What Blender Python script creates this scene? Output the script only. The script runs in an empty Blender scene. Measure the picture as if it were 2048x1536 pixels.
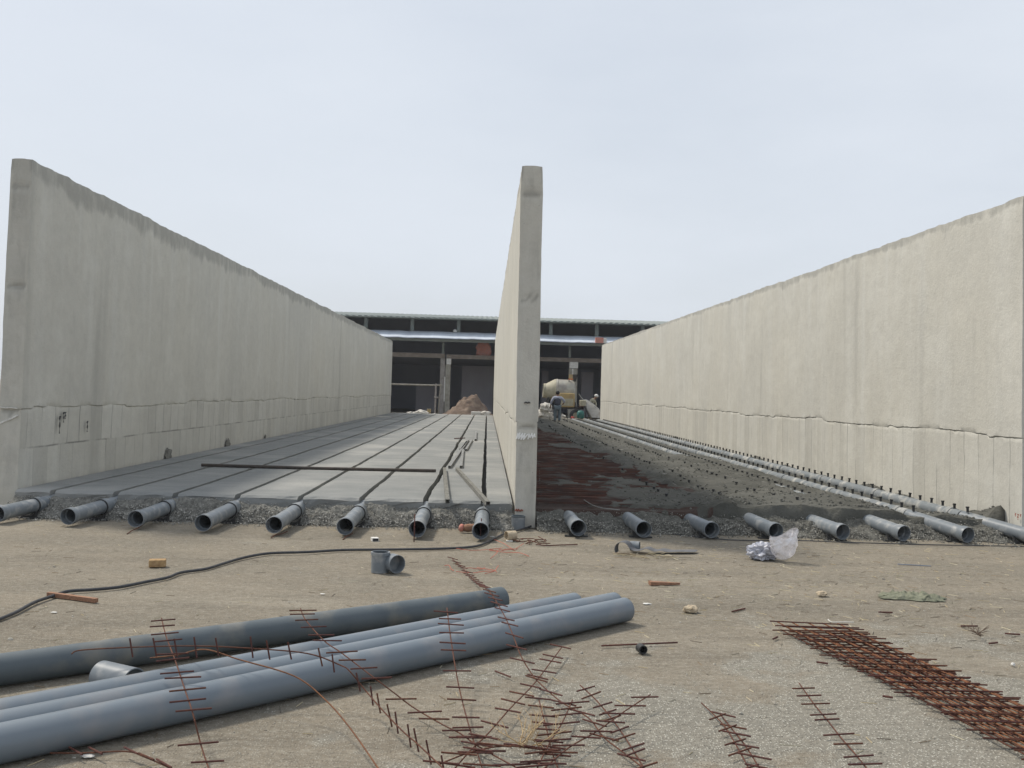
import bpy, bmesh, math, random
from mathutils import Vector, Matrix, noise
random.seed(7)
R = math.radians
S = bpy.context.scene
COL = S.collection
# ------------------------------------------------------------------ camera
CH = 1.6                                    # eye height
F = 2000.0                                  # focal length in photo pixels (2048 wide)
v = Vector((-50, -15, -F)).normalized()     # world +Y in camera axes
U = Vector((.028, 1, 0)); U.z = -(U.x*v.x + U.y*v.y)/v.z; U.normalize()
X = v.cross(U).normalized()
ROT = Matrix((X, v, U))                     # rows: world axes in camera axes
cam = bpy.data.cameras.new('camera'); cam.sensor_width = 36; cam.lens = 36*F/2048
cam.clip_start = .05; cam.clip_end = 6000
co = bpy.data.objects.new('camera', cam); COL.objects.link(co)
co.matrix_world = Matrix.Translation((0, 0, CH)) @ ROT.to_4x4()
S.camera = co
S.render.resolution_x = 1024; S.render.resolution_y = 768
def ray(px, py): return ROT @ Vector((px-1024, 768-py, -F))
def P(px, py, z=0.0):                       # photo pixel -> point at height z
    d = ray(px, py); t = (z-CH)/d.z; return Vector((d.x*t, d.y*t, z))
def Q(px, py, y):                           # photo pixel -> point at distance y
    d = ray(px, py); t = y/d.y; return Vector((d.x*t, y, CH+d.z*t))
# ------------------------------------------------------------------ light
SUN_EL, SUN_AZ = R(53), R(-58)             # azimuth from +Y, clockwise: sun stands to the left
W = bpy.data.worlds.new('World'); S.world = W; W.use_nodes = True
nt = W.node_tree; nt.nodes.clear()
def N(t, k, **kw):
    n = t.nodes.new(k)
    for a, b in kw.items(): setattr(n, a, b)
    return n
out = N(nt, 'ShaderNodeOutputWorld'); bg = N(nt, 'ShaderNodeBackground')
sky = N(nt, 'ShaderNodeTexSky', sky_type='NISHITA', sun_disc=False)
sky.sun_elevation = SUN_EL; sky.sun_rotation = SUN_AZ
sky.air_density = 1.2; sky.dust_density = 4.0; sky.ozone_density = 1.5
tc = N(nt, 'ShaderNodeTexCoord'); mp = N(nt, 'ShaderNodeMapping'); mp.inputs['Scale'].default_value = (1, 1, 3.2)
cn = N(nt, 'ShaderNodeTexNoise'); cn.inputs['Scale'].default_value = 1.5; cn.inputs['Detail'].default_value = 6; cn.inputs['Roughness'].default_value = .55
rm = N(nt, 'ShaderNodeMapRange'); rm.inputs['From Min'].default_value = .35; rm.inputs['From Max'].default_value = .68
rm.inputs['To Min'].default_value = .70; rm.inputs['To Max'].default_value = .92
mx = N(nt, 'ShaderNodeMix', data_type='RGBA'); mx.inputs['B'].default_value = (7.0, 7.5, 8.2, 1)   # veil of high haze
nt.links.new(tc.outputs['Generated'], mp.inputs['Vector']); nt.links.new(mp.outputs[0], cn.inputs['Vector'])
nt.links.new(cn.outputs['Fac'], rm.inputs['Value']); nt.links.new(rm.outputs[0], mx.inputs['Factor'])
nt.links.new(sky.outputs[0], mx.inputs['A']); nt.links.new(mx.outputs['Result'], bg.inputs['Color'])
bg.inputs['Strength'].default_value = .1
nt.links.new(bg.outputs[0], out.inputs[0])
sl = bpy.data.lights.new('sun', 'SUN'); sl.energy = 3.0; sl.angle = R(8); sl.color = (1, .93, .82)
so = bpy.data.objects.new('sun', sl); COL.objects.link(so)
sd = Vector((math.sin(SUN_AZ)*math.cos(SUN_EL), math.cos(SUN_AZ)*math.cos(SUN_EL), math.sin(SUN_EL)))
so.rotation_euler = sd.to_track_quat('Z', 'Y').to_euler()
S.view_settings.view_transform = 'Standard'; S.view_settings.look = 'None'
S.view_settings.exposure = 0.14; S.view_settings.gamma = 1
# ------------------------------------------------------------------ materials
def mk(name, c1, c2=None, scale=6, rough=.85, bump=.0, bscale=60, metal=0, detail=6, stretch=(1, 1, 1), spec=.3, lo=.35, hi=.65, c3=None, s3=1.2):
    m = bpy.data.materials.new(name); m.use_nodes = True; t = m.node_tree; b = t.nodes['Principled BSDF']
    b.inputs['Roughness'].default_value = rough; b.inputs['Metallic'].default_value = metal
    b.inputs['Specular IOR Level'].default_value = spec
    c2 = c2 or tuple(c*.75 for c in c1)
    tc = N(t, 'ShaderNodeTexCoord'); mp = N(t, 'ShaderNodeMapping'); mp.inputs['Scale'].default_value = stretch
    t.links.new(tc.outputs['Object'], mp.inputs['Vector'])
    n = N(t, 'ShaderNodeTexNoise'); n.inputs['Scale'].default_value = scale; n.inputs['Detail'].default_value = detail
    n.inputs['Roughness'].default_value = .6
    t.links.new(mp.outputs[0], n.inputs['Vector'])
    r = N(t, 'ShaderNodeMapRange'); r.inputs['From Min'].default_value = lo; r.inputs['From Max'].default_value = hi
    t.links.new(n.outputs['Fac'], r.inputs['Value'])
    x = N(t, 'ShaderNodeMix', data_type='RGBA'); x.inputs['A'].default_value = (*c1, 1); x.inputs['B'].default_value = (*c2, 1)
    t.links.new(r.outputs[0], x.inputs['Factor']); colour = x.outputs['Result']
    if c3:
        n3 = N(t, 'ShaderNodeTexNoise'); n3.inputs['Scale'].default_value = s3; n3.inputs['Detail'].default_value = 5
        t.links.new(tc.outputs['Object'], n3.inputs['Vector'])
        r3 = N(t, 'ShaderNodeMapRange'); r3.inputs['From Min'].default_value = .5; r3.inputs['From Max'].default_value = .68
        t.links.new(n3.outputs['Fac'], r3.inputs['Value'])
        x3 = N(t, 'ShaderNodeMix', data_type='RGBA'); x3.inputs['B'].default_value = (*c3, 1)
        t.links.new(r3.outputs[0], x3.inputs['Factor']); t.links.new(colour, x3.inputs['A']); colour = x3.outputs['Result']
    t.links.new(colour, b.inputs['Base Color'])
    if bump:
        bn = N(t, 'ShaderNodeTexNoise'); bn.inputs['Scale'].default_value = bscale; bn.inputs['Detail'].default_value = 5
        t.links.new(tc.outputs['Object'], bn.inputs['Vector'])
        bu = N(t, 'ShaderNodeBump'); bu.inputs['Strength'].default_value = bump; bu.inputs['Distance'].default_value = .02
        t.links.new(bn.outputs['Fac'], bu.inputs['Height']); t.links.new(bu.outputs[0], b.inputs['Normal'])
    return m
def island_mat(name, stops, rough=.9):      # every separate pebble / flake takes one colour of its own
    m = bpy.data.materials.new(name); m.use_nodes = True; t = m.node_tree; b = t.nodes['Principled BSDF']
    b.inputs['Roughness'].default_value = rough
    g = N(t, 'ShaderNodeNewGeometry'); c = N(t, 'ShaderNodeValToRGB'); e = c.color_ramp.elements
    e[0].position = 0; e[0].color = (*stops[0], 1); e[1].position = 1; e[1].color = (*stops[-1], 1)
    for i, s in enumerate(stops[1:-1]): k = e.new((i+1)/(len(stops)-1)); k.color = (*s, 1)
    t.links.new(g.outputs['Random Per Island'], c.inputs[0]); t.links.new(c.outputs[0], b.inputs['Base Color'])
    return m
def wall_mat(name, base, warm, dark, pale):
    m = bpy.data.materials.new(name); m.use_nodes = True; t = m.node_tree; b = t.nodes['Principled BSDF']
    b.inputs['Roughness'].default_value = .9; b.inputs['Specular IOR Level'].default_value = .15
    L = t.links.new
    tc = N(t, 'ShaderNodeTexCoord')
    def noi(scale, st=(1, 1, 1), d=6, ro=.6):
        mp = N(t, 'ShaderNodeMapping'); mp.inputs['Scale'].default_value = st; L(tc.outputs['Object'], mp.inputs['Vector'])
        n = N(t, 'ShaderNodeTexNoise'); n.inputs['Scale'].default_value = scale; n.inputs['Detail'].default_value = d
        n.inputs['Roughness'].default_value = ro; L(mp.outputs[0], n.inputs['Vector']); return n.outputs['Fac']
    def rng(s, a, c, d=0, e=1):
        r = N(t, 'ShaderNodeMapRange'); r.inputs['From Min'].default_value = a; r.inputs['From Max'].default_value = c
        r.inputs['To Min'].default_value = d; r.inputs['To Max'].default_value = e; L(s, r.inputs['Value']); return r.outputs[0]
    def mix(f, a, c):
        x = N(t, 'ShaderNodeMix', data_type='RGBA')
        for k, q in (('Factor', f), ('A', a), ('B', c)):
            if isinstance(q, tuple): x.inputs[k].default_value = (*q, 1)
            else: L(q, x.inputs[k])
        return x.outputs['Result']
    c = mix(rng(noi(.45), .35, .65), base, warm)
    c = mix(rng(noi(.9, (1, 1, 1), 5), .5, .72, 0, .35), c, pale)
    c = mix(rng(noi(2.2, (1, 1, .12), 8), .48, .75, 0, .38), c, pale)            # runs of lime
    c = mix(rng(noi(3.2, (1, 1, .10), 8), .56, .78, 0, .22), c, dark)            # damp runs
    c = mix(rng(noi(7, d=9, ro=.7), .42, .7, 0, .2), c, dark)
    c = mix(rng(noi(1.0, (1.3, 1.3, .07), 5), .60, .70, 0, .42), c, pale)           # broad lime runs
    c = mix(rng(noi(1.1, (1.1, 1.1, .09), 5, .5), .62, .72, 0, .35), c, dark)
    at = N(t, 'ShaderNodeAttribute', attribute_name='stain')
    ad = N(t, 'ShaderNodeMath', operation='ADD'); L(at.outputs['Fac'], ad.inputs[0])
    L(rng(noi(6, (1, 1, .35), 8), .3, .7, -.32, .32), ad.inputs[1])
    c = mix(rng(ad.outputs[0], .3, .8, 0, .66), c, dark)
    vo = N(t, 'ShaderNodeTexVoronoi'); vo.inputs['Scale'].default_value = 9; L(tc.outputs['Object'], vo.inputs['Vector'])
    c = mix(rng(vo.outputs['Distance'], .03, .07, .5, 0), c, tuple(k*.5 for k in dark))     # small blow holes
    def op(o, a, q=None):
        n = N(t, 'ShaderNodeMath', operation=o)
        for i, k in enumerate((a, q)):
            if k is None: continue
            if isinstance(k, (int, float)): n.inputs[i].default_value = k
            else: L(k, n.inputs[i])
        return n.outputs[0]
    sep = N(t, 'ShaderNodeSeparateXYZ'); L(tc.outputs['Object'], sep.inputs[0])
    bd_ = N(t, 'ShaderNodeAttribute', attribute_name='boards')
    ln = N(t, 'ShaderNodeAttribute', attribute_name='band')
    zz = op('ADD', sep.outputs[2], op('MULTIPLY', noi(.8), .03))
    lower = op('LESS_THAN', zz, .77)
    wob = op('MULTIPLY', noi(1.3, (1, 1, 1), 3), .10)
    yy = op('ADD', op('DIVIDE', op('ADD', sep.outputs[1], wob), .385), op('MULTIPLY', op('MULTIPLY', lower, ln.outputs['Fac']), .47))
    fl = op('FLOOR', yy); fr = op('SUBTRACT', yy, fl)
    wn = N(t, 'ShaderNodeTexWhiteNoise', noise_dimensions='1D'); L(op('ADD', fl, op('MULTIPLY', op('MULTIPLY', lower, ln.outputs['Fac']), 31.7)), wn.inputs['W'])
    bri = op('MULTIPLY', rng(wn.outputs['Value'], .45, 1, 0, .24), bd_.outputs['Fac'])
    c = mix(bri, c, dark)
    c = mix(op('MULTIPLY', rng(wn.outputs['Value'], .35, 0, 0, .2), bd_.outputs['Fac']), c, pale)
    edge_ = rng(op('ABSOLUTE', op('SUBTRACT', fr, .5)), .455, .485)
    sm = op('MULTIPLY', op('MULTIPLY', edge_, bd_.outputs['Fac']), op('MULTIPLY', rng(noi(2.6, (1, 1, .4), 6), .36, .6, .0, .8), rng(op('FRACT', op('MULTIPLY', wn.outputs['Value'], 7.3)), .1, .9, .15, 1)))
    c = mix(sm, c, tuple(k*.55 for k in dark))
    hl = op('MULTIPLY', op('MULTIPLY', rng(op('ABSOLUTE', op('SUBTRACT', zz, .77)), .006, .016, 1, 0), ln.outputs['Fac']), rng(noi(2.2), .40, .6, 0, .7))
    c = mix(op('MULTIPLY', hl, bd_.outputs['Fac']), c, tuple(k*.55 for k in dark))
    L(c, b.inputs['Base Color'])
    bu = N(t, 'ShaderNodeBump'); bu.inputs['Strength'].default_value = .5; bu.inputs['Distance'].default_value = .015
    L(noi(22, d=9, ro=.7), bu.inputs['Height']); L(bu.outputs[0], b.inputs['Normal'])
    return m
M = {}
M['wall'] = wall_mat('cast_concrete', (.53, .518, .468), (.57, .55, .483), (.29, .285, .26), (.66, .66, .62))
M['wall_mid'] = wall_mat('cast_concrete_pale', (.51, .495, .442), (.56, .537, .47), (.28, .27, .24), (.63, .62, .58))
M['slab'] = mk('trowelled_concrete', (.185, .195, .193), (.245, .25, .243), 2.2, .85, .5, 22, stretch=(.8, 1.3, 1), c3=(.31, .31, .295), s3=.6, lo=.3, hi=.7)
M['slab_side'] = mk('rough_concrete', (.25, .245, .22), (.125, .124, .112), 22, .95, .9, 50)
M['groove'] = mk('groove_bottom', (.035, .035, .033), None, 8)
M['rubber'] = mk('black_rubber', (.03, .032, .033), (.05, .05, .05), 20, .6)
M['pvc'] = mk('grey_pvc', (.155, .178, .198), (.19, .21, .228), 3, .42, .05, 12, c3=(.30, .31, .31), s3=9)
M['pvc_new'] = mk('clean_grey_pvc', (.140, .170, .198), (.156, .185, .212), 1.5, .36, .03, 8, spec=.5, c3=(.195, .207, .22), s3=5)
M['pvc_dark'] = mk('dusty_dark_pvc', (.082, .102, .114), (.108, .128, .14), 3, .5, .05, 12, c3=(.18, .178, .16), s3=4)
M['bore_shade'] = mk('painted_bore_shade', (.06, .066, .07), None, 6, .6)  # dark tone painted for the shade deep in the stub pipes
M['pvc_spl'] = mk('cement_splashed_pvc', (.15, .17, .185), (.19, .205, .212), 4, .6, .2, 20, c3=(.38, .378, .355), s3=5.5)
M['rust'] = mk('rusty_steel', (.135, .055, .03), (.075, .032, .024), 40, .85, .3, 120)
M['rust_orange'] = mk('orange_rusty_steel', (.24, .10, .042), (.12, .05, .028), 30, .85, .3, 120)
M['rust_dark'] = mk('dark_rusty_steel', (.072, .031, .029), (.115, .045, .032), 40, .85, .3, 120)
M['rust_red'] = mk('red_rusty_steel', (.105, .046, .032), (.045, .028, .024), 3, .85, c3=(.12, .115, .105), s3=2.5)
M['tube_rust'] = mk('brown_steel_tube', (.085, .068, .058), (.05, .045, .042), 7, .8, .2, 60)
M['rust_rod'] = mk('orange_brown_rod', (.22, .10, .045), (.11, .05, .03), 30, .85, .3, 120)
M['cable'] = mk('black_cable', (.035, .038, .044), (.06, .06, .062), 30, .5)
M['steel'] = mk('dull_steel', (.30, .30, .285), (.18, .175, .16), 25, .5, metal=.4)
M['brick'] = mk('sandy_brick', (.42, .29, .15), (.32, .20, .10), 30, .95, .5, 60)
M['wood'] = mk('weathered_wood', (.34, .19, .12), (.20, .11, .07), 20, .9, .3, 50, stretch=(1, 6, 6))
M['stone'] = mk('pale_stone', (.50, .42, .30), (.38, .31, .22), 25, .95, .5, 60)
M['gravel'] = island_mat('gravel', [(.16, .158, .143), (.25, .247, .222), (.19, .186, .168), (.50, .485, .44), (.26, .255, .235), (.15, .148, .135), (.33, .32, .29)])
M['lip_dark'] = mk('dark_rough_concrete', (.16, .157, .138), (.085, .084, .073), 14, .95, .9, 50)
M['gravel_dark'] = island_mat('darker_gravel', [(.13, .128, .113), (.21, .205, .18), (.15, .148, .13), (.42, .405, .36), (.19, .186, .165), (.10, .10, .088), (.25, .245, .215)])
M['crumbs'] = island_mat('crumbs', [(.075, .075, .063), (.11, .11, .096), (.09, .09, .077), (.15, .147, .13), (.065, .065, .056)])
M['grit'] = island_mat('grit', [(.30, .27, .22), (.46, .44, .38), (.25, .22, .18), (.40, .37, .31), (.19, .165, .13)])
M['straw'] = island_mat('straw', [(.52, .46, .30), (.42, .34, .20), (.62, .57, .42), (.30, .22, .13), (.09, .07, .05), (.50, .46, .34)])
M['white'] = mk('white_plaster', (.70, .69, .66), (.55, .54, .5), 12, .9)
M['chalk_bright'] = mk('bright_chalk', (.86, .86, .84), (.80, .80, .78), 40, .95)
M['chalk'] = mk('white_chalk', (.72, .72, .69), (.50, .49, .46), 40, .95)
M['paint_red'] = mk('red_marker', (.30, .09, .06), (.24, .1, .07), 40, .9)
M['tar'] = mk('tar', (.02, .022, .026), None, 30, .5)
M['sheet'] = mk('galvanised_sheet', (.62, .68, .76), (.50, .55, .62), 1.2, .45, .2, 5, stretch=(1, .1, .1))
M['green_metal'] = mk('green_grey_metal', (.16, .19, .18), (.22, .24, .22), 2, .6)
M['col_grey'] = mk('old_concrete', (.30, .28, .26), (.21, .195, .18), 4, .9, .3, 20)
M['col_warm'] = mk('old_warm_concrete', (.33, .315, .27), (.23, .215, .18), 4, .9, .3, 20)
M['beam'] = mk('dusty_beam', (.24, .21, .18), (.17, .14, .115), 3, .9, .3, 20)
M['inner'] = mk('shed_inner', (.22, .24, .30), (.18, .20, .25), .4, .9)  # base lightened in place of haze and lens flare over the dark interior
M['inner_pale'] = mk('shed_inner_plaster', (.34, .33, .36), (.28, .27, .30), .4, .9)
M['drum'] = mk('mixer_drum', (.42, .41, .36), (.33, .31, .26), 3, .7, .2, 20, c3=(.26, .24, .22), s3=2)
M['cream'] = mk('cream_paint', (.44, .41, .30), (.34, .31, .23), 5, .6)
M['yellow'] = mk('yellow_paint', (.47, .34, .14), (.38, .29, .15), 4, .6, c3=(.36, .26, .14), s3=3)
M['orange'] = mk('orange_paint', (.55, .17, .05), (.45, .13, .05), 8, .6)
M['dark_metal'] = mk('greasy_metal', (.045, .045, .05), (.075, .07, .065), 8, .6)
M['sand'] = mk('brown_sand', (.20, .148, .115), (.145, .105, .08), 3, .97, 1, 9, c3=(.27, .21, .16), s3=2)
M['sack'] = mk('white_sack', (.68, .66, .61), (.50, .47, .42), 5, .8, .4, 15)
M['green'] = mk('green_plastic', (.03, .17, .15), (.05, .13, .12), 6, .5)
M['red'] = mk('red_plastic', (.50, .07, .05), None, 6, .6)
M['rag'] = mk('green_rag', (.22, .225, .165), (.14, .15, .105), 20, .95, .6, 40)
M['skin'] = mk('skin', (.30, .17, .11), None, 6, .6)
M['hair'] = mk('black_hair', (.012, .011, .011), None, 6, .7)
M['vest'] = mk('dark_vest', (.085, .09, .12), (.065, .07, .09), 6, .95)
M['shirt'] = mk('pale_blue_shirt', (.42, .44, .52), (.34, .36, .44), 6, .95)
M['trousers'] = mk('grey_blue_trousers', (.17, .21, .24), (.13, .165, .19), 6, .95)
M['khaki'] = mk('khaki_overalls', (.40, .37, .28), (.32, .30, .22), 6, .95)
M['shoe'] = mk('shoe', (.04, .035, .03), None, 6, .7)
M['tarp'] = mk('grey_steel_plate', (.36, .35, .32), (.27, .255, .23), 5, .8, .3, 10)
M['pink'] = mk('faded_pink', (.55, .20, .15), (.42, .22, .18), 10, .8)
M['board'] = mk('dark_bitumen_sheet', (.10, .105, .115), (.15, .15, .155), 8, .75, .3, 30)
M['blue'] = mk('faded_blue', (.20, .25, .34), None, 10, .6)
M['redstring'] = mk('red_string', (.55, .16, .11), None, 10, .8)
# bag: thin crinkled film
def film(name, col, alpha, rough, t_w):
    m = bpy.data.materials.new(name); m.use_nodes = True; t = m.node_tree; b = t.nodes['Principled BSDF']
    b.inputs['Base Color'].default_value = (*col, 1); b.inputs['Roughness'].default_value = rough
    b.inputs['Specular IOR Level'].default_value = .8
    tc = N(t, 'ShaderNodeTexCoord'); n = N(t, 'ShaderNodeTexNoise'); n.inputs['Scale'].default_value = 14; n.inputs['Detail'].default_value = 6
    bu = N(t, 'ShaderNodeBump'); bu.inputs['Strength'].default_value = .9; bu.inputs['Distance'].default_value = .03
    t.links.new(tc.outputs['Object'], n.inputs['Vector']); t.links.new(n.outputs['Fac'], bu.inputs['Height']); t.links.new(bu.outputs[0], b.inputs['Normal'])
    r = N(t, 'ShaderNodeMapRange'); r.inputs['From Min'].default_value = .4; r.inputs['From Max'].default_value = .6
    r.inputs['To Min'].default_value = alpha; r.inputs['To Max'].default_value = min(1, alpha+t_w)
    t.links.new(n.outputs['Fac'], r.inputs['Value']); t.links.new(r.outputs[0], b.inputs['Alpha'])
    return m
M['film'] = film('clear_plastic_film', (.80, .78, .80), .50, .22, .4)
M['film_grey'] = film('silver_plastic', (.40, .41, .46), 1, .25, 0)

def ground_mat():
    m = bpy.data.materials.new('dusty_ground'); m.use_nodes = True; t = m.node_tree; b = t.nodes['Principled BSDF']
    b.inputs['Roughness'].default_value = .95; b.inputs['Specular IOR Level'].default_value = .1
    L = t.links.new; tc = N(t, 'ShaderNodeTexCoord'); O = tc.outputs['Object']
    def noi(scale, st=(1, 1, 1), d=6, ro=.6):
        mp = N(t, 'ShaderNodeMapping'); mp.inputs['Scale'].default_value = st; L(O, mp.inputs['Vector'])
        n = N(t, 'ShaderNodeTexNoise'); n.inputs['Scale'].default_value = scale; n.inputs['Detail'].default_value = d
        n.inputs['Roughness'].default_value = ro; L(mp.outputs[0], n.inputs['Vector']); return n.outputs['Fac']
    def rng(s, a, c, d=0, e=1):
        r = N(t, 'ShaderNodeMapRange'); r.inputs['From Min'].default_value = a; r.inputs['From Max'].default_value = c
        r.inputs['To Min'].default_value = d; r.inputs['To Max'].default_value = e; L(s, r.inputs['Value']); return r.outputs[0]
    def mix(f, a, c):
        x = N(t, 'ShaderNodeMix', data_type='RGBA')
        for k, q in (('Factor', f), ('A', a), ('B', c)):
            if isinstance(q, tuple): x.inputs[k].default_value = (*q, 1)
            else: L(q, x.inputs[k])
        return x.outputs['Result']
    def op(o, a, c=None):
        n = N(t, 'ShaderNodeMath', operation=o)
        for i, q in enumerate((a, c)):
            if q is None: continue
            if isinstance(q, (int, float)): n.inputs[i].default_value = q
            else: L(q, n.inputs[i])
        return n.outputs[0]
    base = mix(rng(noi(.7, (1, 1.6, 1), 8), .38, .66), (.275, .242, .19), (.205, .187, .152))
    base = mix(rng(noi(.9, (.5, 2.2, 1), 9, .65), .52, .7, 0, .6), base, (.17, .155, .125))
    base = mix(rng(noi(.32, (.35, 3.2, 1), 8, .75), .50, .64, 0, .7), base, (.145, .130, .105))
    base = mix(rng(noi(.5, (.6, 1.8, 1), 7, .6), .56, .7, 0, .6), base, (.37, .335, .27))
    base = mix(rng(noi(40, d=4), .35, .7, 0, .5), base, (.20, .165, .12))
    # gravelly patches: worn through dust, chips show
    sep = N(t, 'ShaderNodeSeparateXYZ'); L(O, sep.inputs[0])
    ex = op('MULTIPLY', op('SUBTRACT', sep.outputs[0], 1.9), .42); ey = op('MULTIPLY', op('SUBTRACT', sep.outputs[1], 4.6), .40)
    rad = op('SQRT', op('ADD', op('MULTIPLY', ex, ex), op('MULTIPLY', ey, ey)))
    g = op('ADD', op('MULTIPLY', rng(rad, .2, 1.5, 1, 0), .55), rng(noi(1.1, d=7), .35, .7, 0, .75))
    gm = rng(g, .60, .74)
    base = mix(op('MULTIPLY', gm, .55), base, (.25, .245, .215))
    base = mix(rng(noi(14, (1, 1.6, 1), 8, .8), .48, .64, 0, .38), base, (.44, .41, .345))
    base = mix(rng(noi(9, (.6, 2.2, 1), 9, .8), .53, .66, 0, .6), base, (.13, .118, .095))
    vo = N(t, 'ShaderNodeTexVoronoi'); vo.inputs['Scale'].default_value = 85; L(O, vo.inputs['Vector'])
    sp = N(t, 'ShaderNodeSeparateColor'); L(vo.outputs['Color'], sp.inputs[0])
    chip = op('MULTIPLY', rng(sp.outputs[0], .52, .62), rng(vo.outputs['Distance'], .25, .45, 1, 0))
    base = mix(op('MULTIPLY', chip, rng(gm, 0, 1, .34, .95)), base, (.60, .585, .51))
    dk = op('MULTIPLY', rng(sp.outputs[1], .72, .8), rng(vo.outputs['Distance'], .25, .45, 1, 0))
    base = mix(op('MULTIPLY', dk, rng(gm, 0, 1, .5, .75)), base, (.09, .08, .065))
    L(base, b.inputs['Base Color'])
    h = op('ADD', op('MULTIPLY', rng(vo.outputs['Distance'], 0, .5, 1, 0), .5), op('MULTIPLY', noi(160, d=4), .7))
    h = op('ADD', h, op('MULTIPLY', noi(6, d=5), 2.0))
    bu = N(t, 'ShaderNodeBump'); bu.inputs['Strength'].default_value = .8; bu.inputs['Distance'].default_value = .014
    L(h, bu.inputs['Height']); L(bu.outputs[0], b.inputs['Normal'])
    return m
M['ground'] = ground_mat()
def bed_mat():
    m = bpy.data.materials.new('fresh_concrete_bed'); m.use_nodes = True; t = m.node_tree; b = t.nodes['Principled BSDF']
    b.inputs['Roughness'].default_value = .85; b.inputs['Specular IOR Level'].default_value = .2
    L = t.links.new; tc = N(t, 'ShaderNodeTexCoord')
    def noi(scale, st=(1, 1, 1), d=7):
        mp = N(t, 'ShaderNodeMapping'); mp.inputs['Scale'].default_value = st; L(tc.outputs['Object'], mp.inputs['Vector'])
        n = N(t, 'ShaderNodeTexNoise'); n.inputs['Scale'].default_value = scale; n.inputs['Detail'].default_value = d
        L(mp.outputs[0], n.inputs['Vector']); return n.outputs['Fac']
    def rng(s, a, c, d=0, e=1):
        r = N(t, 'ShaderNodeMapRange'); r.inputs['From Min'].default_value = a; r.inputs['From Max'].default_value = c
        r.inputs['To Min'].default_value = d; r.inputs['To Max'].default_value = e; L(s, r.inputs['Value']); return r.outputs[0]
    def mix(f, a, c):
        x = N(t, 'ShaderNodeMix', data_type='RGBA')
        for k, q in (('Factor', f), ('A', a), ('B', c)):
            if isinstance(q, tuple): x.inputs[k].default_value = (*q, 1)
            else: L(q, x.inputs[k])
        return x.outputs['Result']
    c = mix(rng(noi(1.3), .4, .62), (.065, .065, .056), (.108, .107, .094))
    c = mix(rng(noi(9, (1, .5, 1)), .4, .7, 0, .6), c, (.085, .083, .07))
    c = mix(rng(noi(4), .66, .74, 0, .7), c, (.38, .375, .35))
    at = N(t, 'ShaderNodeAttribute', attribute_name='rusty')           # rust-stained blinding under the steel
    ad = N(t, 'ShaderNodeMath', operation='ADD'); L(at.outputs['Fac'], ad.inputs[0]); L(rng(noi(5, (.6, 1.5, 1)), .3, .7, -.35, .35), ad.inputs[1])
    c = mix(rng(ad.outputs[0], .4, .6, 0, .85), c, (.056, .033, .026))
    L(c, b.inputs['Base Color'])
    bu = N(t, 'ShaderNodeBump'); bu.inputs['Strength'].default_value = .8; bu.inputs['Distance'].default_value = .03
    L(noi(18), bu.inputs['Height']); L(bu.outputs[0], b.inputs['Normal'])
    return m
M['bed'] = bed_mat()
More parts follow.
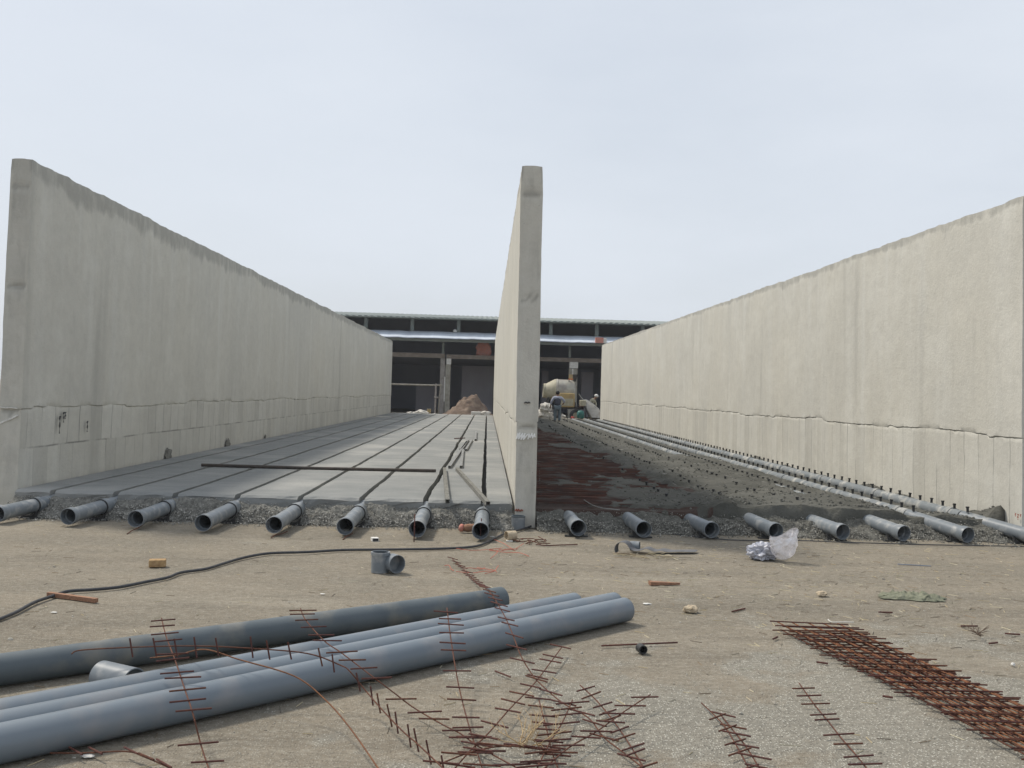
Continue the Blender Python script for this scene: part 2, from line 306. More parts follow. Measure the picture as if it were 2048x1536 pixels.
# ------------------------------------------------------------------ mesh helpers
class MB:
    def __init__(s): s.v = []; s.f = []
    def add(s, vs, fs):
        k = len(s.v); s.v += [tuple(q) for q in vs]; s.f += [tuple(i+k for i in q) for q in fs]; return s
    def box(s, x0, x1, y0, y1, z0, z1, rot=None, c=None):
        p = [Vector((x, y, z)) for z in (z0, z1) for y in (y0, y1) for x in (x0, x1)]
        if rot is not None: p = [rot @ q for q in p]
        if c is not None: p = [q+Vector(c) for q in p]
        return s.add(p, [(0, 2, 3, 1), (4, 5, 7, 6), (0, 1, 5, 4), (2, 6, 7, 3), (0, 4, 6, 2), (1, 3, 7, 5)])
    def tube(s, pts, r, n=8, cap=True, taper=None):
        pts = [Vector(p) for p in pts]; m = len(pts); rings = []
        t0 = (pts[1]-pts[0]).normalized(); a = Vector((0, 0, 1)) if abs(t0.z) < .9 else Vector((1, 0, 0))
        u = t0.cross(a).normalized()
        for i, p in enumerate(pts):
            t = (pts[min(i+1, m-1)]-pts[max(i-1, 0)]).normalized()
            u = (u-t*u.dot(t)).normalized(); w = t.cross(u)
            rr = r[i] if isinstance(r, (list, tuple)) else r
            rings += [p+(u*math.cos(2*math.pi*k/n)+w*math.sin(2*math.pi*k/n))*rr for k in range(n)]
        fs = [(i*n+k, i*n+(k+1) % n, (i+1)*n+(k+1) % n, (i+1)*n+k) for i in range(m-1) for k in range(n)]
        if cap: fs += [tuple(range(n-1, -1, -1)), tuple((m-1)*n+k for k in range(n))]
        return s.add(rings, fs)
    def hollow(s, a, b, r, wall=.005, n=28, cap_far=True):  # open-ended tube with a wall thickness
        a, b = Vector(a), Vector(b); t = (b-a).normalized(); q = Vector((0, 0, 1)) if abs(t.z) < .9 else Vector((1, 0, 0))
        u = t.cross(q).normalized(); w = t.cross(u); V = []
        for p, rr in ((a, r), (b, r), (b, r-wall), (a, r-wall)):
            V += [p+(u*math.cos(2*math.pi*k/n)+w*math.sin(2*math.pi*k/n))*rr for k in range(n)]
        fs = [(i*n+k, i*n+(k+1) % n, ((i+1) % 4)*n+(k+1) % n, ((i+1) % 4)*n+k) for i in range(4) for k in range(n)]
        return s.add(V, fs)
    def build(s, name, mat, parent=None, smooth=False, autos=False):
        me = bpy.data.meshes.new(name); me.from_pydata(s.v, [], s.f)
        me.materials.append(M[mat] if isinstance(mat, str) else mat)
        o = bpy.data.objects.new(name, me); COL.objects.link(o)
        bm = bmesh.new(); bm.from_mesh(me); bmesh.ops.recalc_face_normals(bm, faces=bm.faces)
        if smooth:
            for f in bm.faces: f.smooth = len(f.verts) <= 4
            if autos:
                for e in bm.edges:
                    if len(e.link_faces) == 2 and e.calc_face_angle(0) > .6: e.smooth = False
        bm.to_mesh(me); bm.free()
        if parent: o.parent = parent; o.matrix_parent_inverse = Matrix.Translation(parent.location).inverted() if not parent.rotation_euler.z else parent.matrix_world.inverted()
        return o
def tag(o, label=None, cat=None, group=None, kind=None):
    if label: o['label'] = label
    if cat: o['category'] = cat
    if group: o['group'] = group
    if kind: o['kind'] = kind
    return o
def thing(name, loc, label, cat, group=None):
    o = bpy.data.objects.new(name, None); COL.objects.link(o); o.location = loc; o.empty_display_size = .1
    return tag(o, label, cat, group)
def nz(x, y, z=0): return noise.noise(Vector((x, y, z)))
def fb(x, y, z=0, o=4): return noise.fractal(Vector((x, y, z)), 1.0, 2.0, o)
def smooth(a, b, x): t = max(0, min(1, (x-a)/(b-a))); return t*t*(3-2*t)
ICO = None
def pebble(mb, c, r, sq=.7):
    global ICO
    if ICO is None:
        bm = bmesh.new(); bmesh.ops.create_icosphere(bm, subdivisions=1, radius=1)
        # thin down to an angular chip
        ICO = ([q.co.copy() for q in bm.verts], [tuple(x.index for x in f.verts) for f in bm.faces]); bm.free()
    Rm = Matrix.Rotation(random.random()*6.28, 3, (random.uniform(-1, 1), random.uniform(-1, 1), random.uniform(-1, 1)+.01))
    sx, sy, sz = r*random.uniform(.7, 1.3), r*random.uniform(.7, 1.2), r*random.uniform(.5, 1)*sq/.7
    mb.add([Rm @ Vector((q.x*sx*random.uniform(.85, 1.15), q.y*sy, q.z*sz))+Vector(c) for q in ICO[0]], ICO[1])

def lump(name, c, r, mat, label, cat, sq=(1, 1, .6), seed=0, group=None, sub=3, am=.35, fr=1.6, flat=True, parent=None):
    bm = bmesh.new(); bmesh.ops.create_icosphere(bm, subdivisions=sub, radius=1)
    for q in bm.verts:
        n_ = noise.fractal(q.co*fr+Vector((seed, seed*2, 0)), 1, 2, 4)
        q.co *= 1+am*n_; q.co = Vector((q.co.x*sq[0]*r, q.co.y*sq[1]*r, q.co.z*sq[2]*r))
    lo = min(q.co.z for q in bm.verts)
    if flat:
        for q in bm.verts: q.co.z = max(q.co.z, lo*.55)
        lo *= .55
    for q in bm.verts: q.co += Vector(c)-Vector((0, 0, lo))
    me = bpy.data.meshes.new(name); bm.to_mesh(me); bm.free(); me.materials.append(M[mat])
    o = bpy.data.objects.new(name, me); COL.objects.link(o)
    if parent: o.parent = parent; o.matrix_parent_inverse = Matrix.Translation(parent.location).inverted(); return o
    return tag(o, label, cat, group)
# ------------------------------------------------------------------ ground
g = MB()
xs = [-1500, -400, -120, -40, -15]+[-8+i*.25 for i in range(65)]+[15, 40, 120, 400, 1500]
ys = [-200, -20]+[2+i*.2 for i in range(56)]+[14, 20, 40, 60, 90, 200, 600, 3000]
def gz(x, y):
    if not (-8 <= x <= 8 and 2 <= y <= 13): return 0
    e = smooth(8, 7, abs(x))*smooth(13, 12, y)*smooth(2, 2.5, y)
    return e*(.012*fb(x*.8, y*.8, 3))-.006*e
for y in ys:
    for x in xs: g.v.append((x, y, gz(x, y)))
nx = len(xs)
g.f = [(j*nx+i, j*nx+i+1, (j+1)*nx+i+1, (j+1)*nx+i) for j in range(len(ys)-1) for i in range(nx-1)]
tag(g.build('ground', 'ground', smooth=True), kind='structure')
# loose chips and straw
mb = MB()
for i in range(5200):
    x = random.uniform(-5, 6); y = 3.6+8.2*random.random()**1.3
    pk = math.exp(-(((x-1.9)/1.6)**2+((y-4.9)/1.9)**2))
    if random.random() > .25+pk: continue
    pebble(mb, (x, y, gz(x, y)+.001), random.uniform(.003, .0075)*(2.2 if random.random() < .04 else 1))
tag(mb.build('loose_grit', 'grit'), 'small stone chips strewn over the dusty ground', 'grit', kind='stuff')
mb = MB()
for i in range(1500):
    if random.random() < .55: x = random.gauss(2.9, 1.6); y = random.gauss(8.6, 1.4)
    else: x = random.uniform(-6, 6); y = random.uniform(4, 11.6)
    if y > 11.5 or y < 3.6: continue
    a = random.random()*3.14; l = random.uniform(.012, .05); d = Vector((math.cos(a), math.sin(a), 0))*l
    n_ = Vector((-d.y, d.x, 0)).normalized()*.0016; c = Vector((x, y, gz(x, y)+.002)); z_ = Vector((0, 0, .003))
    mb.add([c-d-n_, c+d-n_, c+d+n_, c-d+n_, c-d+z_, c+d+z_], [(0, 1, 5, 4), (3, 4, 5, 2), (0, 4, 3), (1, 2, 5)])
tag(mb.build('straw_litter', 'straw'), 'dry straw scraps scattered over the beige ground', 'straw', kind='stuff')

# ------------------------------------------------------------------ walls
def make_wall(name, label, near_l, near_r, far_l, far_r, y0, y1, zt0, zt1, seed, mat, midline=False, rough_end=True):
    # near_l / near_r: (x at the foot, x at the top) of either face at the near end
    ny = int((y1-y0)/.085); ys = [y0+(y1-y0)*(i/ny)**1.18 for i in range(ny+1)]
    nzr = 84; V = []; ST = []; na = 6
    def top(y):
        t = (y-y0)/(y1-y0); w = .035*fb(y*.55, seed)+.018*fb(y*3.1, seed+5)
        if y < y0+.02: w = .0
        return zt0+(zt1-zt0)*t+w
    def joint(y): return 1.22+.05*fb(y*.35, seed+9)+.018*fb(y*4, seed+3)+(.025 if int(y/3.1+seed) % 2 else 0)
    def side(y, k, sgn):
        zt = top(y); zj = joint(y); t = (y-y0)/(y1-y0)
        z = (zj-.012)*k/27 if k <= 27 else zj if k == 28 else zj+.014+(zt-zj-.014)*(k-29)/(nzr-29)
        nl = near_l if sgn < 0 else near_r; fr = far_l if sgn < 0 else far_r
        a = nl[0]+(nl[1]-nl[0])*z/zt; x = a+(fr-a)*t
        d = .008*fb(y*.8, z*.8, seed)+.003*fb(y*5, z*5, seed)
        st = 0
        bw = .38; bi = math.floor(y/bw+.25*nz(math.floor(y/bw), seed)); fr_ = (y/bw) % 1
        if k <= 28:
            d += -.008+.005*nz(bi*3.7, seed, 1)
            seam = min(fr_, 1-fr_)*bw
            if seam < .04: d -= .007*(1-seam/.04)
            st += .18*nz(bi*2.3, seed, 2)+.10
            cr_ = max(0, .35+fb(y*1.1, seed+11)); d0_ = d
            if k == 28: d -= .003+.011*cr_; st += .12+.4*cr_
            elif k == 27: st += .25*nz(y*2.1, seed+6)
            if z < .42: st += .25*(.42-z)/.2*(.5+nz(y*2, z*3, seed))
        else:
            if k == 29: cr_ = max(0, .35+fb(y*1.1, seed+11)); st += .1+.5*cr_; d += -.006*(cr_ < .2)+.006*nz(y*5, seed)
            elif k == 30: st += .12
            st += .12*nz(y*.5, z*.3, seed+4)
        dt = zt-z; lim = (.36 if seed == 1 else .16)*(1.1-.5*t)*(1+.7*fb(y*.45, seed+2)+.4*fb(y*2.3, seed+7))
        if dt < lim: st += .75*smooth(lim, lim*.4, dt)
        if sgn > 0 and 0: pass
        if dt < .12: d += .006*fb(y*9, z*9, seed)-.006*(1-dt/.12)
        return Vector((x+sgn*d, y, z)), st
    sec = []
    for i, y in enumerate(ys):
        row = []
        for k in range(nzr+1): row.append(side(y, k, -1))
        a, b = row[-1][0], side(y, nzr, 1)[0]
        for q in range(1, 4):
            t = q/4; p = a.lerp(b, t); p.z += .012*fb(y*4, q, seed)+.008*math.sin(math.pi*t); row.append((p, .6))
        for k in range(nzr, -1, -1): row.append(side(y, k, 1))
        sec.append(row)
    m = MB(); n = len(sec[0])
    for row in sec:
        for p, s_ in row: m.v.append(tuple(p)); ST.append(s_)
    m.f = [(i*n+k, i*n+k+1, (i+1)*n+k+1, (i+1)*n+k) for i in range(len(sec)-1) for k in range(n-1)]
    # ends
    for ie, (row, base, sg) in enumerate(((sec[0], 0, -1), (sec[-1], (len(sec)-1)*n, 1))):
        idx = []
        for k in range(nzr+1):
            L_ = row[k][0]; R_ = row[n-1-k][0]; r_ = [base+k]
            for q in range(1, na):
                p = L_.lerp(R_, q/na); st = .30+.20*nz(p.x*3, p.z*.7, seed)
                d = .006*fb(p.x*5, p.z*5, seed)
                if k == nzr: p.z = row[nzr+1+min(2, int((q-.5)/na*3))][0].z
                if rough_end:
                    for zl in (1.2, 2.72, zt0-.32):
                        if abs(p.z-zl-.01*nz(p.x*20, zl)) < .028: d -= .016; st += .5
                    if zt0-.75 < p.z < zt0-.33 and seed == 1: d += .012*nz(p.x*30, p.z*30); st += .2
                p.y += sg*d if sg > 0 else -d
                m.v.append(tuple(p)); ST.append(st); r_.append(len(m.v)-1)
            r_.append(base+n-1-k); idx.append(r_)
        for k in range(nzr):
            for q in range(na): m.f.append((idx[k][q], idx[k][q+1], idx[k+1][q+1], idx[k+1][q]))
        kk = idx[-1]; tops = [base+nzr+i for i in range(5)]
        m.f.append(tuple(kk[:-1]+[kk[-1]]+list(reversed(tops[1:-1]))))
    o = thing(name, ((near_l[0]+near_r[0])/2, y0, 0), label, 'wall', 'concrete bay walls')
    w = m.build('wall_body', mat, o, smooth=True, autos=True)
    at = w.data.attributes.new('stain', 'FLOAT', 'POINT')
    at.data.foreach_set('value', ST)
    lw = [0.0]*len(w.data.vertices)
    for i in range(len(sec)):
        for k in range(n):
            if k <= 28 or k >= n-29: lw[i*n+k] = 1.0
    at = w.data.attributes.new('boards', 'FLOAT', 'POINT'); at.data.foreach_set('value', lw)
    if midline:
        at = w.data.attributes.new('band', 'FLOAT', 'POINT'); at.data.foreach_set('value', lw)
    return o
Y1 = 55.0
pl0, pl1 = P(35, 1003, 0), None
yl = 12.1
def xat(px, py, y): return Q(px, py, y).x
LW = make_wall('concrete_wall', 'tall grey concrete wall on the left with dark damp band along its top', (xat(-11, 1000, yl), xat(22, 320, yl)), (xat(36, 1000, yl), xat(65, 320, yl)), -5.9, xat(783, 760, Y1), yl, Y1, Q(60, 319, yl).z, Q(783, 682, Y1).z, 1, 'wall', True)
ym = 11.85
MW = make_wall('concrete_wall', 'narrow concrete wall end standing between the two bays, chalk scribble near its foot', (xat(1027.5, 1040, ym), xat(1043, 335, ym)), (xat(1072.5, 1055, ym), xat(1086, 333, ym)), xat(988, 760, Y1), xat(988, 760, Y1)+.27, ym, Y1, Q(1064, 333, ym).z, Q(989, 679, Y1).z, 2, 'wall_mid')
yr = 11.6
RW = make_wall('concrete_wall', 'long pale concrete wall on the right with a ragged pour joint', (xat(2043, 1050, yr), xat(2046, 400, yr)), (xat(2093, 1050, yr), xat(2095, 400, yr)), xat(1202, 760, Y1), xat(1202, 760, Y1)+.27, yr, Y1, Q(2046, 392, yr).z, Q(1203, 690, Y1).z, 3, 'wall')
XL, XM0, XM1, XR = xat(36, 1000, yl), xat(1027.5, 1040, ym), xat(1072.5, 1055, ym), xat(2043, 1050, yr)
XLf, XM0f, XRf = xat(783, 760, Y1), xat(988, 760, Y1), xat(1202, 760, Y1); XM1f = XM0f+.27
print('WALLS', XL, XM0, XM1, XR, XLf, XM0f, XM1f, XRf)
# marks on walls (thin paint, 2 mm proud)
def mark(name, mat, parent, pts, y, w=.012, label=None):
    m = MB(); p3 = [Q(a, b, y) for a, b in pts]
    for i_, (a, b) in enumerate(zip(p3[:-1], p3[1:])):
        a = a-Vector((0, .0012*i_, 0)); b = b-Vector((0, .0012*i_, 0)); d = (b-a).normalized(); n_ = Vector((-d.z, 0, d.x))*w/2
        a2 = a-d*w*.3; b2 = b+d*w*.3; off = Vector((0, .03, 0))
        m.add([a2-n_, b2-n_, b2+n_, a2+n_, a2-n_+off, b2-n_+off, b2+n_+off, a2+n_+off],
              [(0, 1, 2, 3), (0, 4, 5, 1), (1, 5, 6, 2), (2, 6, 7, 3), (3, 7, 4, 0)])
    o = m.build(name, mat, parent)
    if label: o['label'] = label
mark('chalk_mark', 'chalk_bright', MW, [(1036, 867), (1033, 877), (1040, 866), (1037, 878), (1045, 867), (1042, 879), (1050, 867), (1047, 879), (1055, 869)], ym-.016, .014, 'white chalk zigzag')
mark('chalk_mark', 'chalk_bright', MW, [(1056, 878), (1058, 868), (1060, 875), (1064, 867), (1065, 876), (1069, 868), (1070, 874)], ym-.016, .014, 'white chalk strokes')
mark('marker_writing', 'paint_red', MW, [(1031, 1021), (1033, 1019), (1035, 1022), (1037, 1019), (1040, 1022), (1043, 1020), (1045, 1021)], ym-.016, .016)
mark('marker_writing', 'tar', MW, [(1049, 806), (1052, 804), (1055, 806), (1058, 804), (1060, 806)], ym-.016, .010)
mark('chalk_mark', 'chalk', LW, [(0, 846), (9, 842), (18, 839), (34, 831)], yl-.012, .02, 'white lime streak')
mark('chalk_mark', 'chalk', LW, [(0, 814), (10, 816), (22, 815), (34, 817)], yl-.012, .010, 'white lime line')
def sidemark(name, mat, parent, pts, sgn, xw, w=.02):     # vertical run on a long face
    m = MB()
    for (px, y0_, y1_) in pts:
        d = ray(px, y0_); t = xw/d.x; a = Vector((xw, d.y*t, CH+d.z*t)); d2 = ray(px, y1_); b = Vector((xw, d2.y*xw/d2.x, CH+d2.z*xw/d2.x))
        yy = a.y; n_ = 7
        L_ = [Vector((xw+sgn*.0, yy-w*(.5+.4*math.sin(i*2.1))*(1-.5*i/n_), a.z+(b.z-a.z)*i/n_)) for i in range(n_+1)]
        R_ = [Vector((xw, yy+w*(.5+.4*math.cos(i*1.7))*(1-.5*i/n_), a.z+(b.z-a.z)*i/n_)) for i in range(n_+1)]
        m.add(L_+R_, [(i, i+1, n_+2+i, n_+1+i) for i in range(n_)])
    m.build(name, mat, parent)
sidemark('tar_drip', 'tar', LW, [(120, 832, 867), (128, 824, 845), (131, 824, 838), (175, 842, 864)], 1, XL+.05, .045)
sidemark('marker_writing', 'paint_red', RW, [(2031, 1026, 1033), (2036, 1028, 1040), (2041, 1028, 1034)], -1, XR-.045, .03)

# ------------------------------------------------------------------ left slab with slots
ZS = .29
slotpx = [(118, 977), (240, 981), (357, 984), (478, 988), (600, 993), (722, 997), (850, 1001), (967, 1003)]
slotx = [P(a, b, ZS).x for a, b in slotpx]
farpx = [793, 819, 845, 872, 897, 922, 949, 973]
slotf = [xat(a, 830, Y1) for a in farpx]
print('slots', slotx, slotf)
m = MB(); sides = MB()
ny = 300; ysl = [12.0+(Y1+.4-12.0)*(i/ny)**1.4 for i in range(ny+1)]
def xl_edge(i, y, s):       # edge of slot i, side s
    t = (y-12)/(Y1-12)
    if i < 0: return XL+.02+(XLf-XL)*t
    if i > 7: return XM0-.02+(XM0f-XM0)*t
    hw = .033+.007*fb(y*2.5, i*7+s)+.003*fb(y*14, i*3+s)
    return slotx[i]+(slotf[i]-slotx[i])*t+.02*fb(y*.5, i*5)+s*hw
for i in range(-1, 8):
    a0 = len(m.v)
    nxs = 7
    for y in ysl:
        xa = xl_edge(i, y, 1); xb = xl_edge(i+1, y, -1)
        yy = y+(.05*fb(xa*3, 1) if y == ysl[0] else 0)
        for k in range(nxs+1):
            x = xa+(xb-xa)*k/nxs
            z = ZS+.0012*fb(x*.8, y*.4)
            if y == ysl[0]: z -= .03+.02*nz(x*6, 3); yv = y+.05*fb(x*4, 8)-.03
            elif y == ysl[1]: z -= .004; yv = y+.02*fb(x*5, 3)
            else: yv = y
            if k in (0, nxs): z -= .006
            m.v.append((x, yv, z))
        m.v.append((xb, y if y != ysl[0] else yv, ZS-.16)); m.v.append((xa, y if y != ysl[0] else yv, ZS-.16))
    w = nxs+3
    for j in range(len(ysl)-1):
        for k in range(w):
            m.f.append((a0+j*w+k, a0+j*w+(k+1) % w, a0+(j+1)*w+(k+1) % w, a0+(j+1)*w+k))
    m.f.append(tuple(a0+k for k in range(w))); m.f.append(tuple(a0+(len(ysl)-1)*w+k for k in reversed(range(w))))
sl_o = tag(m.build('slab', 'slab'), kind='structure')
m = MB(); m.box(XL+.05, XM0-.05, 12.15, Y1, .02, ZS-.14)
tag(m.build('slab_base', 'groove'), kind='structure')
# gravel edges in front of both beds
def edge(name, x0, x1, ytop, ybot, ztop, seed, slots=(), mat='slab_side'):
    m = MB(); nx_ = int((x1-x0)/.022); nr = 20
    for j in range(nr+1):
        t = j/nr
        for i in range(nx_+1):
            x = x0+(x1-x0)*i/nx_
            yb = ybot+.16*fb(x*1.1, seed)+.06*fb(x*3.3, seed)
            y = ytop+.10+(yb-ytop-.10)*t; z = (ztop-.015)*(1-t**1.3)
            z += (.03*fb(x*7, y*7, seed)+.06*fb(x*1.7, t*2, seed+4))*math.sin(math.pi*min(1, t+.12)); y += .04*fb(x*6, z*6, seed+2)
            z += .012*nz(x*31, t*40, seed); y += .02*nz(x*27, t*33, seed+1)
            if j == nr: z = -.01
            if t < .3:
                for sx in slots:
                    if abs(x-sx) < .045: y += .08; z -= .10
            m.v.append((x, y, z))
    w = nx_+1
    m.f = [(j*w+i, j*w+i+1, (j+1)*w+i+1, (j+1)*w+i) for j in range(nr) for i in range(nx_)]
    tag(m.build(name, mat, smooth=False), kind='structure')
    s = MB()
    for i in range(int((x1-x0)*2300)):
        x = random.uniform(x0, x1); t = random.random()**.75; yb = ybot+.16*fb(x*1.1, seed)+.06*fb(x*3.3, seed)
        if random.random() < .06: t = 1+random.random()*.7
        if t < .5+.25*nz(x*2.2, seed) and random.random() < .72: continue
        if t < .35 and any(abs(x-q) < .05 for q in slots): continue
        y = ytop+.05+(yb-ytop-.05)*t; z = max(.004, (ztop-.02)*(1-min(1, t)**1.3))
        z += (.02*fb(x*7, y*7, seed)+.06*fb(x*1.7, t*2, seed+4))*math.sin(math.pi*min(1, t))+.004; z = max(.003, z)
        r = random.uniform(.003, .0095)*(1.15 if t > .55 else .8)
        pebble(s, (x, y-.01, z), r)
    return s
s1 = edge('slab_edge', XL+.02, XM0-.0, 12.0, 11.66, ZS-.02, 4, slotx)
tag(s1.build('gravel', 'gravel'), 'loose grey gravel spilling below the edge of the smooth left slab', 'gravel', kind='stuff')
s2 = edge('bed_edge', XM1+.0, XR-.02, 11.95, 11.62, .22, 11, (), 'lip_dark')
tag(s2.build('gravel', 'gravel_dark'), 'loose grey gravel spilling below the edge of the wet right bed', 'gravel', kind='stuff')

# ------------------------------------------------------------------ right bed
ZB = .215
m = MB(); ST = []
nyb = 420; nxb = 110
def patch(x, y, u):
    pt = fb(x*.75+3, y*.42, 17)+.35*fb(x*4, y*2.2, 3)-.27+.50*smooth(.15, .42, u)+.30*math.exp(-((x-1.9)/.4)**2-((y-13.4)/.5)**2)
    return smooth(.12, .26, pt)*smooth(.5, .4, u)
def bed_z(x, y, u):     # u: 0 at the middle wall, 1 at the right wall
    z = ZB+.006*fb(x*4, y*2, 5)
    near = smooth(34, 20, y)
    cover = smooth(.30, .42, u)*smooth(.80, .765, u) if y < 21+3*u else smooth(.30, .42, u)*smooth(.66, .6, u)                  # the poured strip
    cov = cover*(.072+.035*fb(x*1.1, y*.45, 9)+.02*fb(x*4, y*3, 2))*(.35+.65*near)
    z += max(0, cov)
    z += .052*patch(x, y, u)+.010*fb(x*9, y*7, 31)*smooth(.2, .45, u)
    z += .11*math.exp(-((u-.52)/.075)**2-((y-12.45)/.5)**2) + .10*math.exp(-((u-.66)/.08)**2-((y-12.75)/.6)**2)+.06*math.exp(-((u-.87)/.03)**2-((y-12.1)/.3)**2)
    z += .12*math.exp(-((u-.99)/.02)**2)*max(0, .35+fb(y*.9, 3, 1)) + .09*math.exp(-((u-.985)/.02)**2-((y-12.0)/.5)**2)
    z -= .045*smooth(.78, .84, u)*smooth(12.3, 13.2, y)
    return z
for j in range(nyb+1):
    y = 11.98+(Y1+.4-11.98)*(j/nyb)**1.6; t = (y-11.9)/(Y1-11.9)
    xa = XM1+.0+(XM1f-XM1)*t; xb = XR-.0+(XRf-XR)*t
    for i in range(nxb+1):
        u = i/nxb; x = xa+(xb-xa)*u
        z = bed_z(x, y, u); yv = y
        if j == 0: z = ZB-.07; yv = y-.02+.05*fb(x*3, 7)
        m.v.append((x, yv, z))
        lim = .43-.10*smooth(12, 20, y)-.12*smooth(20, 40, y)
        ST.append(.95*smooth(lim+.05, lim-.05, u+.05*fb(x*1.6, y*.8, 1))-.2*max(0, nz(x*.9, y*.35, 5))-1.3*patch(x, y, u))
w = nxb+1
m.f = [(j*w+i, j*w+i+1, (j+1)*w+i+1, (j+1)*w+i) for j in range(nyb) for i in range(nxb)]
bd = tag(m.build('concrete_bed', 'bed', smooth=True), kind='structure')
at = bd.data.attributes.new('rusty', 'FLOAT', 'POINT'); at.data.foreach_set('value', ST)
# reinforcement mesh sheets laid on the bed, each sheet one thing
def bar(mb, a, b, r, n=5): mb.tube([a, b], r, n)
k = 0
rows = [(12.25, 17.6), (17.4, 22.9), (22.7, 28.2), (28.0, 34), (33.8, 40), (39.8, 47)]
names = ['nearest sheet of rusty steel mesh lying on the wet bed', 'second sheet of rusty mesh back from the bed edge', 'third sheet of rusty mesh back from the bed edge',
         'fourth sheet of rusty mesh back from the bed edge', 'fifth sheet of rusty mesh back from the bed edge', 'farthest sheet of rusty mesh lying on the bed']
for (ya, yb), lab in zip(rows, names):
    th = thing('reinforcement_mesh', (1.5, ya, ZB), lab, 'steel mesh', 'rusty mesh sheets laid on the bed')
    A = MB(); B = MB(); tm = ((ya+yb)/2-11.9)/(Y1-11.9)
    x0 = XM1+(XM1f-XM1)*tm+.06; x1 = x0+(2.3 if ya < 20 else 1.7 if ya < 30 else 1.3); zz = ZB+.03+(.008 if rows.index((ya, yb)) % 2 else 0)
    n_ = int((x1-x0)/.1)
    for i in range(n_+1):
        x = x0+i*.1+random.uniform(-.006, .006); dl = random.uniform(-.05, .05)
        bar(A, (x, ya+dl, zz+random.uniform(-.01, .006)), (x+random.uniform(-.02, .02), yb+dl, zz+random.uniform(-.01, .006)), .006, 4)
    y = ya+.05
    while y < yb:
        xe = x1+random.uniform(-.05, .05)
        bar(B, (x0-.03, y, zz+.011+random.uniform(-.006, .004)), (xe, y+random.uniform(-.02, .02), zz+.011+random.uniform(-.008, .004)), .0075, 4); y += .1 if ya < 30 else .15
    A.build('long_bars', 'rust_red', th); B.build('cross_bars', 'rust_red', th)
mb = MB()
for i in range(9000):
    u = random.uniform(.22, .99); y = 12.1+26*random.random()**1.9; t = (y-11.9)/(Y1-11.9)
    if random.random() > .25+.9*abs(nz(u*7, y*.6, 4)): continue
    if u < .42 and patch(0, y, u) < .1 and random.random() < .6: continue
    x = XM1+(XM1f-XM1)*t+((XR-XM1)+((XRf-XM1f)-(XR-XM1))*t)*u
    pebble(mb, (x, y, bed_z(x, y, u)+.002), random.uniform(.008, .03)*(.6+.4*random.random()), .5)
tag(mb.build('concrete_crumbs', 'crumbs'), 'dark crumbs of fresh concrete scattered over the right bay floor', 'concrete crumbs', kind='stuff')
# ------------------------------------------------------------------ pipe runs on the right
def copy_data(o, parent, loc):
    c = o.copy(); COL.objects.link(c); c.parent = parent; c.matrix_parent_inverse = Matrix.Identity(4); c.location = loc; return c
sp = MB(); sp.tube([(0, 0, 0), (0, 0, .055), (0, 0, .056), (0, 0, .072)], [.016, .016, .021, .021], 10)
SPM = sp.build('spigot', 'rubber'); SPD = SPM.data; bpy.data.objects.remove(SPM)
ordn = ['first', 'second', 'third', 'fourth', 'fifth', 'sixth', 'seventh', 'eighth']
def stub(mouth, back, r, mat, root, bellr=.012, bell_len=.13, collar_at=None, long_end=None):
    a = Vector(mouth); b = Vector(back); d = (b-a).normalized(); L_ = (b-a).length
    m = MB(); m.hollow(a+d*(bell_len*.9), b, r, .006, 28); m.build('pipe', mat, root, smooth=True, autos=True)
    m = MB()    # belled mouth: outer profile, rim, bore
    n = 32; q = Vector((0, 0, 1)); u = d.cross(q).normalized(); w_ = d.cross(u); V = []
    prof = [(0, r+bellr-.002), (.006, r+bellr), (bell_len*.6, r+bellr), (bell_len, r), (bell_len*1.1, r+.0015), (bell_len*1.1, r-.007), (.10, r-.006), (.09, r+bellr-.008), (0, r+bellr-.007)]
    for (t, rr) in prof: V += [a+d*t+(u*math.cos(2*math.pi*k/n)+w_*math.sin(2*math.pi*k/n))*rr for k in range(n)]
    Fs = [(i*n+k, i*n+(k+1) % n, ((i+1) % len(prof))*n+(k+1) % n, ((i+1) % len(prof))*n+k) for i in range(len(prof)) for k in range(n)]
    m.add(V, Fs); m.build('bell_end', mat, root, smooth=True, autos=True)
    m = MB(); m.tube([a+d*.5, a+d*.505], r-.0065, 24); m.build('bore_shade_disc', 'bore_shade', root)  # disc closing the pipe, its dark colour standing in for shade inside
    if collar_at:
        for c_ in collar_at:
            m = MB(); p = a+d*c_; m.hollow(p-d*.10, p+d*.0, r+.010, .012, 28); m.build('socket', mat, root, smooth=True, autos=True)
            m = MB(); m.hollow(p-d*.112, p-d*.10, r+.012, .014, 28); m.build('gasket_ring', 'rubber', root, smooth=True, autos=True)
def chair(c, rot, label, group, s=1.0):
    th = thing('pipe_support', c, label, 'pipe support', group)
    m = MB(); Rz = Matrix.Rotation(rot, 3, 'Z')
    m.box(-.13*s, .13*s, -.035, .035, -.0, .016, Rz, c); m.build('foot', 'rubber', th)
    m = MB()
    prof = [(-.085, .016), (.085, .016), (.095, .085), (.075, .062), (.04, .036), (0, .03), (-.04, .036), (-.075, .062), (-.095, .085)]
    prof = [(a*s, b*s) for a, b in prof]
    V = [Rz @ Vector((a, -.022, b))+Vector(c) for a, b in prof]+[Rz @ Vector((a, .022, b))+Vector(c) for a, b in prof]; n = len(prof)
    m.add(V, [tuple(range(n)), tuple(reversed(range(n, 2*n)))]+[(i, (i+1) % n, n+(i+1) % n, n+i) for i in range(n)])
    m.build('cradle', 'rubber', th)
